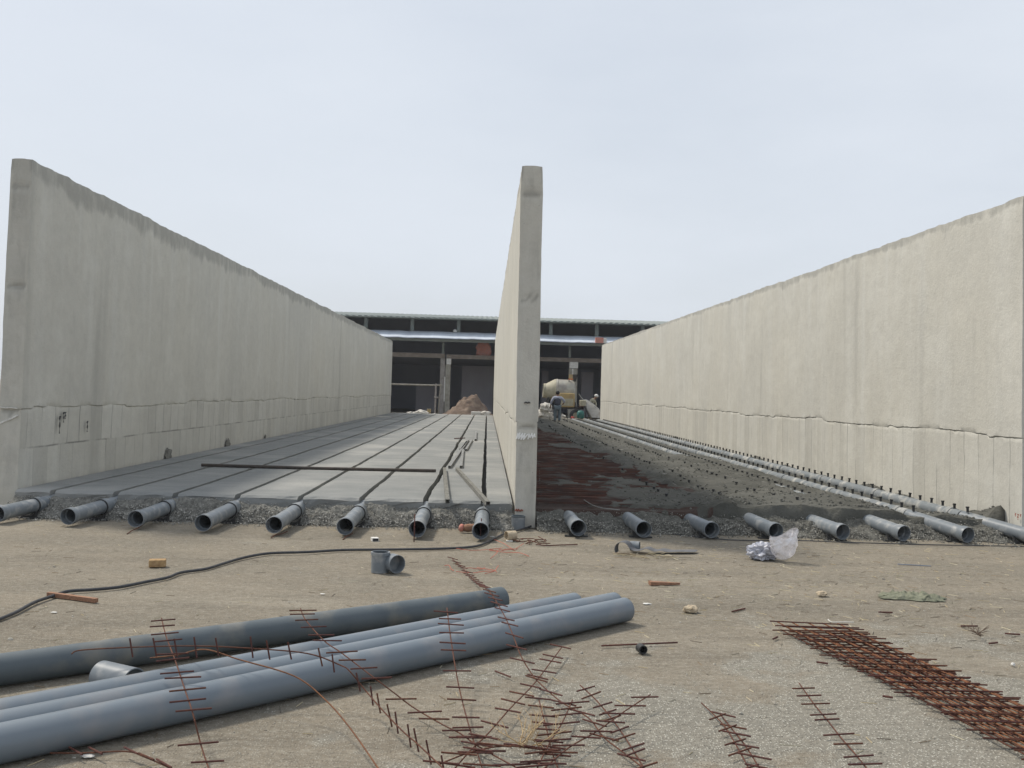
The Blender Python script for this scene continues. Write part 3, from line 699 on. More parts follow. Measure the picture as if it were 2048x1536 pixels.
# right row
rm = [(1157, 1056), (1288, 1059), (1424, 1060), (1552, 1062), (1686, 1064), (1808, 1067), (1936, 1070), (2066, 1073)]
ZM = .108
rdesc = ['first grey pipe mouth right of the middle wall', 'second grey pipe mouth right of the middle wall', 'third grey pipe mouth right of the middle wall',
         'grey pipe whose mouth is half hidden by the plastic bags', 'grey pipe mouth just right of the plastic bags', 'grey pipe mouth second right of the plastic bags',
         'cement-splashed pipe run second from the right wall', 'grey pipe run hugging the right wall']
for i, (px, py) in enumerate(rm):
    a = P(px, py, ZM); yb = 12.35
    t = (yb-11.9)/(Y1-11.9)
    farx = XM1f+.55+i*(XRf-XM1f-.75)/7
    # run position where it lies on the bed
    x12 = [1.00, 1.70, 2.42, 3.12, 3.86, 4.56, 5.30, 5.98][i]
    root = thing('aeration_pipe', (a.x, a.y, 0), rdesc[i], 'pipe', 'grey pipes in the right bay')
    zc = .13 if i < 3 else .175 if i < 5 else .20
    b = Vector((x12, yb, zc))
    stub(a, b, .08, 'pvc', root)
    d = (b-a).normalized()
    chair((a+d*.16)+Vector((0, 0, -a.z-d.z*.16+gz(a.x, a.y+.15))), -.05*i*.3, 'black cradle under the %s' % rdesc[i].replace('grey pipe mouth', 'pipe mouth').replace('run ', 'run '), 'black pipe cradles on the right', 1)
    if i >= 3:
        mat = 'pvc_spl'
        end = Vector((farx, Y1-1, zc if i > 4 else .14))
        m = MB(); m.tube([b+(end-b)*q for q in [k/16 for k in range(17)]], .08, 20, cap=True); m.build('pipe_run', mat, root, smooth=True, autos=True)
        L_ = (end-b).length; dd = (end-b)/L_; s_ = .25
        while s_ < L_ and i >= 5:
            m = MB(); p = b+dd*s_; m.tube([p, p+dd*.02, p+dd*.021, p+dd*.13, p+dd*.16], [.089, .091, .0885, .0885, .081], 20); m.build('socket', mat, root, smooth=True)
            s_ += 2.45
    # spigots
    if i >= 2:
        end = Vector((farx, Y1-1, b.z)); L_ = (end-b).length; dd = (end-b)/L_; s_ = -.12; cnt = 0; far = MB()
        while s_ < L_-2:
            p = b+dd*s_; zz = p.z+.072
            if i < 5:
                u_ = .2+.11*i; zz = max(zz, bed_z(p.x, p.y, (p.x-XM1)/(XR-XM1)) - .012 if p.y > 12.1 else zz)
            lim = 100 if i >= 5 else 60
            if i < 6: zz -= .022
            if i < 5 and (random.random() < .45 or p.y < 13.2 and i < 4):
                s_ += .34; continue
            if cnt < lim:
                o = bpy.data.objects.new('spigot', SPD); COL.objects.link(o); o.parent = root
                o.location = Vector((p.x+random.uniform(-.004, .004), p.y, zz))-root.location; o.rotation_euler = (random.uniform(-.08, .08), random.uniform(-.08, .08), 0)
            else: far.tube([(p.x, p.y, zz), (p.x, p.y, zz+.07)], .017, 5)
            cnt += 1; s_ += .34
        if far.v:
            o = far.build('spigots', 'rubber', root); o['kind'] = 'stuff'
# left row
lm = [(-6, 1028), (136, 1033), (271, 1038), (406, 1046), (548, 1050), (690, 1053), (834, 1058), (961, 1062)]
ldesc = ['leftmost grey stub pipe, cut off by the left picture edge', 'second stub pipe from the left below the slab edge', 'third stub pipe from the left below the slab edge',
         'fourth stub pipe from the left below the slab edge', 'fifth stub pipe from the left, midway along the slab edge', 'sixth stub pipe from the left with cement lump inside',
         'stub pipe with a thin rod upright before its mouth, second left of middle wall', 'stub pipe nearest the left side of the middle wall']
for i, (px, py) in enumerate(lm):
    a = P(px, py, .112); b = Vector((slotx[i], 12.30, .155))
    root = thing('aeration_pipe', (a.x, a.y, 0), ldesc[i], 'pipe', 'grey stub pipes in front of the left slab')
    d = (b-a).normalized(); k_ = (11.82-a.y)/d.y
    stub(a, b, .08, 'pvc', root, collar_at=[k_])
    c = a+d*(k_-.18); c.z = gz(c.x, c.y)
    chair(c, -.1, 'black cradle under the %s' % ldesc[i].split(',')[0], 'black pipe cradles on the left')
m = MB(); p = P(690, 1060, .05); m.box(-.05, .05, -.05, .25, -.012, .012, None, p); tag(m.build('cement_lump', 'slab_side'), 'flat cement lump inside the sixth stub pipe mouth', 'rubble')
def rod(name, pts, r, mat, label, cat, group=None, n=8):
    m = MB(); m.tube(pts, r, n); return tag(m.build(name, mat, smooth=True, autos=True), label, cat, group)
rod('steel_rod', [P(828, 1084, .0), P(828, 1031, .0).lerp(P(828, 1084, 0), 1)+Vector((0, .02, .29))], .006, 'rust_dark', 'thin dark rod standing before the second stub pipe left of middle wall', 'steel rod')
rod('steel_rod', [P(960, 1080, .0), P(960, 1080, 0)+Vector((.01, .02, .23))], .006, 'rust_dark', 'thin dark rod standing before the stub pipe nearest the middle wall', 'steel rod')
for (pts, l) in (([(254, 1068, 0), (264, 1061, .01), (276, 1056, .02), (285, 1050, .03)], 'bent wire curling under the third stub pipe'),
                 ([(542, 1076, 0), (550, 1070, .01), (562, 1068, .015), (575, 1063, .02)], 'bent wire curling under the fifth stub pipe'),
                 ([(686, 1079, 0), (692, 1073, .01), (700, 1070, .02), (706, 1066, .02)], 'bent wire curling under the sixth stub pipe')):
    rod('bent_wire', [P(*q) for q in pts], .0055, 'rust', l, 'wire', 'bent wires under the stub pipes')

# ------------------------------------------------------------------ things on the slab
a = P(403, 930, ZS+.03); b = P(872, 941.5, ZS+.03)
rod('steel_tube', [a, a.lerp(b, .5)-Vector((0, 0, .008)), b], .025, 'tube_rust', 'long dark steel tube lying across the grooves of the slab', 'steel tube', n=12)
def sq_tube(pa, pb, s, label, mat='steel', group='hollow metal sections on the slab', name='metal_tube'):
    a, b = Vector(pa), Vector(pb); d = (b-a).normalized(); u = d.cross(Vector((0, 0, 1))).normalized(); w_ = u.cross(d)
    V = []
    for p, q in ((a, s), (b, s), (b, s*.8), (a, s*.8)): V += [p+(u*i+w_*j)*q/2 for i, j in ((-1, -1), (1, -1), (1, 1), (-1, 1))]
    m = MB(); m.add(V, [(i*4+k, i*4+(k+1) % 4, ((i+1) % 4)*4+(k+1) % 4, ((i+1) % 4)*4+k) for i in range(4) for k in range(4)])
    m.add([a+d*.05+(u*i+w_*j)*s*.39 for i, j in ((-1, -1), (1, -1), (1, 1), (-1, 1))], [(0, 1, 2, 3)])
    return tag(m.build(name, mat), label, 'metal section', group)
zt = ZS+.028
for q0, q1, s_, l in (((899, 934), (934, 884), .045, 'hollow metal section nearest the groove beside the scatter of sections'),
                      ((922, 934), (926, 900), .045, 'short hollow section pointing at the camera, right of the bundle'),
                      ((921, 899), (937, 880), .045, 'dark hollow section in the middle of the bundle on the slab'),
                      ((932, 900), (944, 880), .045, 'rightmost hollow section of the bundle on the slab'),
                      ((951, 880), (952, 864), .05, 'small pale metal section lying apart beyond the bundle')):
    sq_tube(P(*q0, zt), P(*q1, zt), s_, l)
sq_tube(P(895, 1003, zt), P(889, 938, zt), .05, 'cement-grey rail lying straight towards the slab edge', 'slab_side', 'cement-grey rails at the slab edge', 'metal_rail')
sq_tube(P(976, 1007, zt), P(914, 938, zt), .05, 'cement-grey rail lying slantwise over the last groove', 'slab_side', 'cement-grey rails at the slab edge', 'metal_rail')
rod('steel_rod', [P(909, 877, ZS+.015), P(930, 876, ZS+.015)], .012, 'rust_dark', 'short rusty bar across a groove beyond the bundle of sections', 'steel rod')

for px, py, rr, l in ((343, 916, .13, 'nearest dark mortar splash at the foot of the left wall'), (466, 892, .12, 'second dark mortar splash along the foot of the left wall'), (550, 877, .07, 'small third mortar splash along the foot of the left wall')):
    p = P(px, py, ZS); lump('mortar_splash', (XL+(XLf-XL)*(p.y-yl)/(Y1-yl)+.02, p.y, ZS-.04), rr*.85, 'slab_side', l, 'mortar', (.2, 1.4, 1.1), px, 'mortar splashes along the left wall', 4, .5)
# ------------------------------------------------------------------ cables
def path(pts, n=6):
    p = [Vector(q) for q in pts]; o = []
    for i in range(len(p)-1):
        a, b, c, d = p[max(i-1, 0)], p[i], p[i+1], p[min(i+2, len(p)-1)]
        for k in range(n):
            t = k/n; o.append(.5*((2*b)+(c-a)*t+(2*a-5*b+4*c-d)*t*t+(3*b-a-3*c+d)*t**3))
    o.append(p[-1]); return o
cpx = [(-160, 1300), (-70, 1266), (0, 1238), (34, 1223.5), (68, 1205), (102, 1193), (137, 1182.5), (188, 1179), (239, 1174), (290, 1164), (335, 1155), (362, 1145), (410, 1138), (444, 1128), (478, 1117.6), (513, 1110), (547, 1106), (615, 1104), (687, 1100), (781, 1099), (890, 1097), (953, 1092), (987, 1078), (1012, 1066), (1037, 1060)]
c3 = [P(a, b, .014) for a, b in cpx]+[P(1062, 1052, .02), P(1080, 1040, .05), P(1088, 1022, .12), P(1084, 1000, .22), P(1080, 975, .24), P(1079, 940, .245), P(1079, 900, .245)]
rod('power_cable', path(c3), .0125, 'cable', 'thick black cable snaking over the ground and up beside the middle wall', 'cable')
wpx = [(1322, 1056), (1340, 1065), (1365, 1071), (1402, 1073.5), (1450, 1079), (1512, 1081), (1596, 1081), (1702, 1085), (1840, 1089), (1950, 1091), (2060, 1093), (2150, 1094)]
rod('thin_cable', path([P(a, b, .008) for a, b in wpx]), .006, 'cable', 'thin black cable running past the right row of pipe mouths', 'cable')
rod('thin_wire', path([P(a, b, ZB+.05) for a, b in [(1168, 1000), (1185, 1010), (1205, 1016), (1240, 1020)]]), .006, 'steel', 'pale thin wire curving over the mesh at the bed edge', 'wire')

# ------------------------------------------------------------------ foreground pipes
def lay(p0, p1, r, mat, label, extend=1.6, bell=False, cutlen=0):
    a = P(*p0, r); b = P(*p1, r); d = (b-a).normalized(); a2 = a-d*extend
    th = thing('plastic_pipe', (a2.x, a2.y, 0), label, 'pipe', 'long grey pipes lying in the foreground')
    m = MB(); m.hollow(a2, b-d*(.12 if bell else 0), r, .006, 56); m.build('pipe', mat, th, smooth=True, autos=True)
    if bell:
        m = MB(); m.hollow(b-d*.13, b, r+.009, .012, 56); m.build('bell_end', mat, th, smooth=True, autos=True)
    else:
        m = MB(); m.hollow(b-d*.004, b+d*.002, r+.0008, .009, 56); m.build('cut_rim', mat, th, smooth=True, autos=True)
    return a, b, d
lay((0, 1339.5), (1003, 1199), .083, 'pvc_dark', 'dusty dark grey pipe lying furthest back, socket at its right end', bell=True)
a, b, d = lay((0, 1487), (1250, 1219), .083, 'pvc_new', 'front grey pipe of the three lying side by side', 1.4)
n_ = Vector((-d.y, d.x, 0)); 
for k, ex, lab in ((1, (1216, 1205), 'middle grey pipe of the three lying side by side'), (2, (1124, 1203), 'back and shortest-reaching grey pipe of the three side by side')):
    off = n_*.168*k; tgt = P(ex[0], ex[1], .083)
    L_ = (tgt-(a+off)).dot(d); e = a+off+d*L_
    A2 = a+off-d*1.4
    th = thing('plastic_pipe', (A2.x, A2.y, 0), lab, 'pipe', 'long grey pipes lying in the foreground')
    m = MB(); m.hollow(A2, e, .083, .006, 56); m.build('pipe', 'pvc_new', th, smooth=True, autos=True)
    m = MB(); m.hollow(e-d*.004, e+d*.002, .0838, .009, 56); m.build('cut_rim', 'pvc_new', th, smooth=True, autos=True)
# cut offcut behind
a = P(190, 1352, .08); b = P(238, 1362, .08)
dd = Vector((.72, -.42, 0)).normalized(); c = P(203, 1352, .08)
m = MB(); m.hollow(c, c+dd*.24, .078, .006, 40); tag(m.build('pipe_offcut', 'pvc', smooth=True, autos=True), 'short pale pipe offcut lying between the dark pipe and the light pipes', 'pipe offcut')

# fittings
c = P(760, 1144, 0); th = thing('pipe_fitting', c, 'grey branch fitting with two openings standing below the black cable', 'pipe fitting')
m = MB(); m.hollow(c, c+Vector((0, 0, .172)), .078, .006, 40); m.build('upright_socket', 'pvc', th, smooth=True, autos=True)
m = MB(); m.hollow(c+Vector((0, 0, .150)), c+Vector((0, 0, .176)), .084, .012, 40); m.build('socket_rim', 'pvc', th, smooth=True, autos=True)
q = c+Vector((.085, .03, .083)); dd = Vector((.58, -.81, -.0)).normalized()
m = MB(); m.tube([c+Vector((.03, .02, .083)), q-Vector((0, .0, 0)), q+dd*.03], [.066, .070, .074], 32); m.build('branch_body', 'pvc', th, smooth=True, autos=True)
m = MB(); m.hollow(q+dd*.025, q+dd*.12, .080, .006, 40); m.build('side_socket', 'pvc', th, smooth=True, autos=True)
c = P(1036, 1058, 0); th = thing('pipe_coupling', c, 'grey pipe coupling standing upright against the foot of the middle wall', 'pipe fitting')
m = MB(); m.hollow(c, c+Vector((0, 0, .155)), .080, .007, 36); m.build('sleeve', 'pvc', th, smooth=True, autos=True)
m = MB(); m.hollow(c+Vector((0, 0, .14)), c+Vector((0, 0, .158)), .083, .011, 36); m.build('rim', 'pvc_dark', th, smooth=True, autos=True)

# ------------------------------------------------------------------ rebar strips
def curve_pts(pts, n=6): return path([P(*q) for q in pts], n)
def strip(label, pts, nt, slope, L_=.15, s0=.03, s1=.97, r=.0034, tmode='flat', mat='rust', tmat='rust_dark', zoff=.0, var=.25, group='rusty rebar strips in the foreground'):
    c = curve_pts(pts); th = thing('rebar_strip', c[-1], label, 'rebar strip', group)
    m = MB(); m.tube(c, r, 7); m.build('long_bar', mat, th, smooth=True, autos=True)
    cum = [0]
    for a, b in zip(c[:-1], c[1:]): cum.append(cum[-1]+(b-a).length)
    T = cum[-1]
    for i in range(nt):
        s = T*(s0+(s1-s0)*(i+random.uniform(-.28, .28))/max(1, nt-1)); s = max(0, min(T*.999, s)); k = 0
        while cum[k+1] < s: k += 1
        t = (s-cum[k])/(cum[k+1]-cum[k]); p = c[k].lerp(c[k+1], t); tan = (c[k+1]-c[k]).normalized()
        if tmode == 'flat':
            # direction on the level whose picture slope is "slope"
            base = co.matrix_world.inverted() @ p
            px = 1024+F*base.x/-base.z; py = 768-F*base.y/-base.z
            q = P(px+30, py+30*(slope+random.uniform(-.04, .04)), p.z); dr = (q-p).normalized()
        else:
            dr = Vector((.22+random.uniform(-.05, .05), -.1, -1)).normalized()
        off = dr.cross(tan).normalized()*(2*r); off = off if off.z > 0 else -off
        l = L_*(1+random.uniform(-var, var)*.5)*.5; sh = random.uniform(-.15, .15)*l
        p = p+off; a = p-dr*(l+sh); b = p+dr*(l-sh)
        a.z += random.uniform(-.004, .004)
        if a.z < .006: a.z = .006
        if b.z < .006: b.z = .006
        m = MB(); m.tube([a, b], r*1.25, 6); m.build('cross_bar', tmat if random.random() > .25 else 'rust', th)
strip('upright-looking rebar strip crossing all four pipes at the far left', [(323, 1236, .24), (332, 1272, .235), (350, 1320, .2), (370, 1380, .19), (385, 1425, .17), (402, 1490, .06), (420, 1545, .03)], 13, -.08, .15)
strip('long arched rebar strip with down-pointing teeth over the pipes', [(143, 1308, .22), (165, 1300, .235), (280, 1294, .26), (393, 1292, .28), (505, 1297, .28), (615, 1307, .26), (680, 1330, .22), (700, 1343, .2), (731, 1381, .12), (762, 1417, .09), (806, 1463, .07), (834, 1487, .06), (890, 1540, .05)], 19, 0, .10, .12, .98, tmode='drop')
m = MB(); m.tube(curve_pts([(300, 1316, .16), (355, 1310, .19), (410, 1299, .25), (478, 1319, .24), (588, 1352, .2), (649, 1398, .13), (700, 1456, .08), (762, 1545, .05)]), .0036, 7)
tag(m.build('rebar_rod', 'rust_rod', smooth=True), 'bare orange rod bending down over the pipes towards the bottom', 'rebar rod')
strip('rebar strip slanting from the dark pipe down to the tangle', [(601, 1217, .22), (612, 1241, .22), (649, 1282, .2), (682, 1305, .19), (741, 1350, .16), (786, 1384, .10), (827, 1415, .05), (885, 1449, .04), (919, 1466, .04), (953, 1490, .03), (994, 1514, .03), (1042, 1540, .03)], 17, -.03, .15)
strip('rebar strip standing straight over the pipe trio left of the long one', [(894, 1216, .26), (899, 1258, .24), (907, 1312, .19), (916, 1364, .11), (926, 1408, .06), (938, 1452, .04), (953, 1500, .03), (966, 1542, .03)], 14, .03, .15, .05)
strip('longest rebar strip running from the bare ground over the pipe ends', [(905, 1118, .01), (925, 1136, .02), (945, 1157, .05), (960, 1171, .1), (974, 1178, .16), (988, 1196, .19), (1008, 1230, .19), (1025, 1268, .18), (1042, 1312, .12), (1063, 1347, .07), (1080, 1367, .05), (1124, 1405, .04), (1176, 1435, .03), (1206, 1473, .03), (1240, 1500, .02), (1292, 1540, .02)], 30, .26, .15, .01)
strip('rebar strip leaning up to the right out of the tangle', [(907, 1540, .02), (940, 1502, .03), (977, 1466, .05), (1022, 1415, .05), (1066, 1370, .05), (1100, 1326, .05), (1124, 1294, .05)], 13, .20, .145)
strip('rebar strip with cross bars tilting up, right of the tangle', [(1160, 1370, .04), (1193, 1401, .04), (1227, 1442, .03), (1258, 1487, .03), (1290, 1540, .02)], 10, -.32, .145, .10)
strip('rebar strip reaching furthest right out of the tangle', [(1085, 1540, .03), (1138, 1495, .04), (1193, 1463, .04), (1240, 1429, .05), (1271, 1408, .06), (1301, 1389, .07)], 9, .03, .15, .05, .92)
strip('dense middle rebar strip of the tangle', [(1145, 1400, .05), (1124, 1446, .05), (1097, 1490, .04), (1070, 1545, .04)], 9, -.10, .17, .05)
strip('short upright rebar strip in the centre of the tangle', [(1078, 1400, .03), (1088, 1439, .03), (1095, 1466, .02), (1105, 1507, .02), (1118, 1542, .02)], 9, .10, .13, .02)
strip('low rebar strip along the bottom of the tangle', [(880, 1528, .03), (940, 1505, .05), (1010, 1492, .05), (1090, 1500, .04)], 6, .1, .14, .02)
strip('left rebar strip of the crossed pair on the gravel', [(1403, 1406, .02), (1444, 1446, .02), (1468, 1483, .015), (1500, 1542, .01)], 5, -.32, .145, .25)
strip('right rebar strip of the crossed pair on the gravel', [(1440, 1428, .012), (1470, 1465, .012), (1492, 1493, .012), (1522, 1542, .012)], 6, .18, .135, .08)
strip('lone rebar strip on the gravel left of the mesh stack', [(1598, 1366, .01), (1628, 1408, .012), (1656, 1442, .012), (1680, 1473, .012), (1707, 1504, .012), (1738, 1542, .012)], 9, -.03, .145, .08)
strip('short rebar strip at the bottom left in front of the pipes', [(100, 1506, .02), (170, 1506, .02), (253, 1503, .03), (290, 1514, .03), (345, 1538, .03)], 5, .52, .12, .15, .93)
m = MB(); m.tube([P(990, 1342, .01), P(1021, 1354, .01)], .0045, 6); tag(m.build('rebar_offcut', 'rust_dark'), 'single short rusty bar lying on sand before the pipe trio', 'rebar offcut')
m = MB(); m.tube([P(1203, 1291.5, .012), P(1355, 1285, .012)], .0055, 7); tag(m.build('rebar_rod', 'rust_dark', smooth=True), 'single straight rusty rod lying behind the small black cap', 'rebar rod')
c = P(1279, 1304, 0)+Vector((0, 0, .028)); th = thing('black_cap', (c.x, c.y, 0), 'small round black plastic cap lying on its side beside a rod', 'cap')
m = MB(); dd = Vector((.25, -1, .0)).normalized(); m.hollow(c, c+dd*.06, .028, .006, 24); m.build('cap_sleeve', 'rubber', th, smooth=True, autos=True)
m = MB(); m.tube([c, c+dd*.006], .027, 24); m.build('cap_end', 'rubber', th)
# welded mesh stack: five panels
A0 = P(1556, 1262, 0); A1 = P(1706, 1266, 0); B0 = P(2048, 1518, 0); 
ld = (B0-A0).normalized(); wd = (A1-A0); wl = wd.length; wd.normalize()
for k in range(4):
    z = .010+k*.015; jx = random.uniform(-.05, .05); jy = [-.0, .11, .05, -.04][k]; rot = Matrix.Rotation([.02, -.03, .012, -.008][k], 3, 'Z')
    l2 = rot @ ld; w2 = rot @ wd; o_ = A0+wd*jx+ld*jy; LEN = 3.5
    th = thing('mesh_panel', (o_.x, o_.y, 0), ['bottom rusty wire mesh panel of the stack on the right', 'rusty wire mesh panel second from the bottom of the stack', 'rusty wire mesh panel second from the top of the stack', 'topmost rusty wire mesh panel of the stack on the right'][k], 'mesh panel', 'stacked rusty mesh panels')
    nl = 5
    for i in range(nl):
        e = o_+w2*(.05+(wl-.10)*i/(nl-1)+random.uniform(-.008, .008))-l2*.0
        p = [e+l2*(LEN*q/6)+w2*.006*nz(q, i, k)+Vector((0, 0, z+.006*nz(q*1.3, i*2, k))) for q in range(7)]
        m = MB(); m.tube(p, .0042, 6); m.build('long_bar', 'rust_orange' if k > 1 else 'rust', th)
    nc = 27; 
    for i in range(nc):
        e = o_+l2*(.04+i*(LEN-.1)/(nc-1)); ex0 = random.uniform(-.05, .02); ex1 = wl+random.uniform(-.02, .05)
        sk = random.uniform(-.01, .01)
        m = MB(); m.tube([e+w2*ex0+Vector((0, 0, z+.008+random.uniform(-.004, .005))), e+w2*ex1+l2*sk+Vector((0, 0, z+.008+random.uniform(-.004, .006)))], .0046, 5); m.build('cross_bar', 'rust_dark' if random.random() < .4 else 'rust', th)
for q0, q1, l in (((1546, 1278), (1555, 1274), 'tiny bar end left of the far end of the mesh stack'), ((1633, 1324), (1656, 1327), 'short rusty bar lying beside the left edge of the mesh stack'),
                  ((1765, 1392), (1786, 1395), 'bar stub beside the middle of the mesh stack'), ((1464, 1223), (1490, 1217), 'small dark bar on the ground between two pale stones'),
                  ((1922, 1252), (1955, 1252), 'small dark bar on dusty ground at the far right'), ((2010, 1267), (2040, 1269), 'small dark bar by the right picture edge'),
                  ((1757, 1224), (1785, 1225), 'small dark bar below the green rag'), ((1978, 1287), (1995, 1285), 'bar end beside dry twigs on the right')):
    m = MB(); m.tube([P(*q0, .008), P(*q1, .008)], .006, 6); tag(m.build('rebar_offcut', 'rust_dark'), l, 'rebar offcut', 'short rusty offcuts on the ground')

# ------------------------------------------------------------------ litter and small things
Rz = Matrix.Rotation(.25, 3, 'Z'); m = MB(); m.box(-.07, .07, -.045, .045, 0, .062, Rz, P(311, 1135, 0)+Vector((0, .05, 0)))
o = m.build('brick', 'brick'); tag(o, 'yellowish brick lying alone on the ground left of the cable', 'brick')
bv = o.modifiers.new('b', 'BEVEL'); bv.width = .006; bv.segments = 2
def plank(p0, p1, w_, h_, mat, label, cat='wood', name='wood_stick', taper=1, group=None):
    a, b = P(*p0, h_/2), P(*p1, h_/2); d = (b-a).normalized(); u = Vector((-d.y, d.x, 0))*w_/2; z = Vector((0, 0, h_/2))
    V = [a-u-z, a+u-z, a+u+z, a-u+z, b-u*taper-z, b+u*taper-z, b+u*taper+z*taper, b-u*taper+z*taper]
    m = MB(); m.add(V, [(0, 1, 2, 3), (7, 6, 5, 4), (0, 4, 5, 1), (1, 5, 6, 2), (2, 6, 7, 3), (3, 7, 4, 0)])
    return tag(m.build(name, mat), label, cat, group)
plank((97, 1188), (193, 1201), .035, .03, 'wood', 'wooden stick lying under the black cable at the left')
plank((1299, 1166), (1360, 1166), .07, .03, 'wood', 'reddish wedge of split wood on the ground below the dark sheet', name='wood_wedge', taper=.15)
plank((1795, 1128), (1862, 1132), .012, .006, 'blue', 'thin faded blue strip lying on the ground at right', 'strip', 'plastic_strip')
lump('stone', P(1381, 1224, 0), .055, 'stone', 'pale yellow stone on the ground, nearer of two', 'stone', (1, .8, .55), 3, 'pale stones')
lump('stone', P(1644, 1191, 0), .045, 'stone', 'pale yellow stone on the ground left of the green rag', 'stone', (1, .8, .5), 8, 'pale stones')
lump('stone', P(2026, 1331, 0), .014, 'white', 'tiny white pebble right of the mesh stack', 'stone', (1, 1, .8), 8, 'pale stones', 2)
# tangled rag
m = MB(); nu, nv = 60, 26; c0 = P(1838, 1203, 0)
for j in range(nv+1):
    for i in range(nu+1):
        u = i/nu*2-1; w_ = j/nv*2-1; r_ = 1+.28*fb(u*2, w_*2, 41)
        x = c0.x+u*.25*r_+.03*w_; y = c0.y+.14+w_*.13*r_*(1-.35*u*u)-.05*u
        e_ = max(0, 1-max(abs(u), abs(w_))**3)
        m.v.append((x, y, .004+e_*(.022+.038*abs(fb(x*13, y*11, 9))+.018*abs(nz(x*40, y*30)))))
m.f = [(j*(nu+1)+i, j*(nu+1)+i+1, (j+1)*(nu+1)+i+1, (j+1)*(nu+1)+i) for j in range(nv) for i in range(nu)]
tag(m.build('rag', 'rag', smooth=True), 'crumpled green rag lying flat on the ground at right', 'rag')
# bitumen sheet: curled strip
m = MB(); pr = [(1231, .0), (1228, .05), (1232, .10), (1243, .115), (1252, .10), (1257, .06), (1262, .03), (1272, .018), (1283, .03), (1291, .055), (1300, .03), (1309, .012), (1318, .03), (1325, .02), (1338, .008), (1352, .018), (1370, .014), (1392, .012)]
V = []; 
for (px, z) in pr:
    a = P(px, 1108, 0)
    for k, dy in enumerate((0, .05, .1, .16)): V.append(a+Vector((.02*k, dy, z+.004+.012*nz(px*.1, k))))
m.add(V, [(i*4+k, i*4+k+1, (i+1)*4+k+1, (i+1)*4+k) for i in range(len(pr)-1) for k in range(3)])
o = m.build('bitumen_sheet', 'board', smooth=True); so_ = o.modifiers.new('s', 'SOLIDIFY'); so_.thickness = .006
o.modifiers.new('ss', 'SUBSURF').levels = 1; tag(o, 'curled dark sheet lying wavy on the ground before the right pipes', 'sheet')
c = P(1262, 1103, .0); m = MB(); m.hollow(c+Vector((0, .05, .05)), c+Vector((.09, .02, .052)), .05, .004, 24); tag(m.build('pipe_offcut', 'pvc', smooth=True, autos=True), 'small grey ring of pipe resting on the curled dark sheet', 'pipe offcut')
# plastic bags
lump('plastic_bag', P(1524, 1118, 0), .12, 'film_grey', 'crumpled silvery plastic bag, left of the two bags', 'plastic bag', (1.15, .9, .8), 5, None, 4, .42, 2.8)
bm = bmesh.new(); c = P(1562, 1122, 0)          # open-mouthed clear bag leaning on the silvery one
nu, nv = 36, 18; rows_ = []
ax = Vector((-.30, -.12, .94)).normalized(); ux = ax.cross(Vector((0, 1, 0))).normalized(); uy = ax.cross(ux)
for j in range(nv+1):
    t = j/nv; rad_ = .135*math.sin(math.pi*min(1, t*.62+.06))**.6*(1 if t > .1 else t/.1*.9+.1); row = []
    for k in range(nu):
        a = 2*math.pi*k/nu; cr = 1+.20*noise.fractal(Vector((math.cos(a)*1.6, math.sin(a)*1.6, t*2.6)), 1, 2, 4)+.07*math.sin(a*7+t*5)*t
        p = Vector((0, 0, 0))+ax*(t*.27+.03*math.sin(a*2+1)*t)+(ux*math.cos(a)*1.05+uy*math.sin(a)*.62)*rad_*cr
        p.x += .05*t; p += c+Vector((.04, .0, .012)); p.z = max(.004, p.z); row.append(bm.verts.new(p))
    rows_.append(row)
for j in range(nv):
    for k in range(nu): bm.faces.new((rows_[j][k], rows_[j][(k+1) % nu], rows_[j+1][(k+1) % nu], rows_[j+1][k]))
bm.faces.new(rows_[0])
me = bpy.data.meshes.new('plastic_bag'); bm.to_mesh(me); bm.free(); me.materials.append(M['film'])
o = bpy.data.objects.new('plastic_bag', me); COL.objects.link(o); tag(o, 'clear open plastic bag propped up on the silvery one', 'plastic bag')
# bottle and rubbish near wall foot
c = P(935, 1056, .05); th = thing('plastic_bottle', (c.x, c.y, 0), 'crushed brown plastic bottle with a pink cap end beside a stub pipe', 'bottle')
m = MB(); e = c+Vector((.16, .02, 0)); m.tube([c-Vector((.06, 0, 0)), c-Vector((.03, 0, 0)), c, c+Vector((.07, .01, .005)), e, e+Vector((.01, 0, 0))], [.02, .04, .046, .042, .045, .03], 14); m.build('bottle_body', 'wood', th, smooth=True)
m = MB(); m.tube([c-Vector((.10, -.0, -.005)), c-Vector((.08, 0, 0)), c-Vector((.045, 0, 0))], [.018, .046, .042], 12); m.build('bottle_top', 'pink', th, smooth=True)
c = P(1012, 1082, 0); th = thing('clay_pot', c, 'broken pot lying on its side beside the black cable', 'pot')
m = MB(); m.hollow(c+Vector((0, 0, .055)), c+Vector((.10, .05, .055)), .052, .008, 22); m.build('pot_body', 'stone', th, smooth=True, autos=True)
m = MB(); m.box(-.0, .07, -.05, .0, .0, .012, None, c); m.build('white_shard', 'white', th)
m = MB(); c = P(752, 1083, 0); m.box(-.04, .03, 0, .09, 0, .035, Matrix.Rotation(.3, 3, 'Z'), c); m2 = m
th = thing('small_box', c, 'small open pack lying on the ground above the cable', 'box'); m.build('box_body', 'white', th)
m = MB(); m.box(-.034, .024, -.003, .0, .005, .030, Matrix.Rotation(.3, 3, 'Z'), c); m.build('opening_shade_plate', 'tar', th)  # dark plate on the solid pack, painted for the shade inside an opening
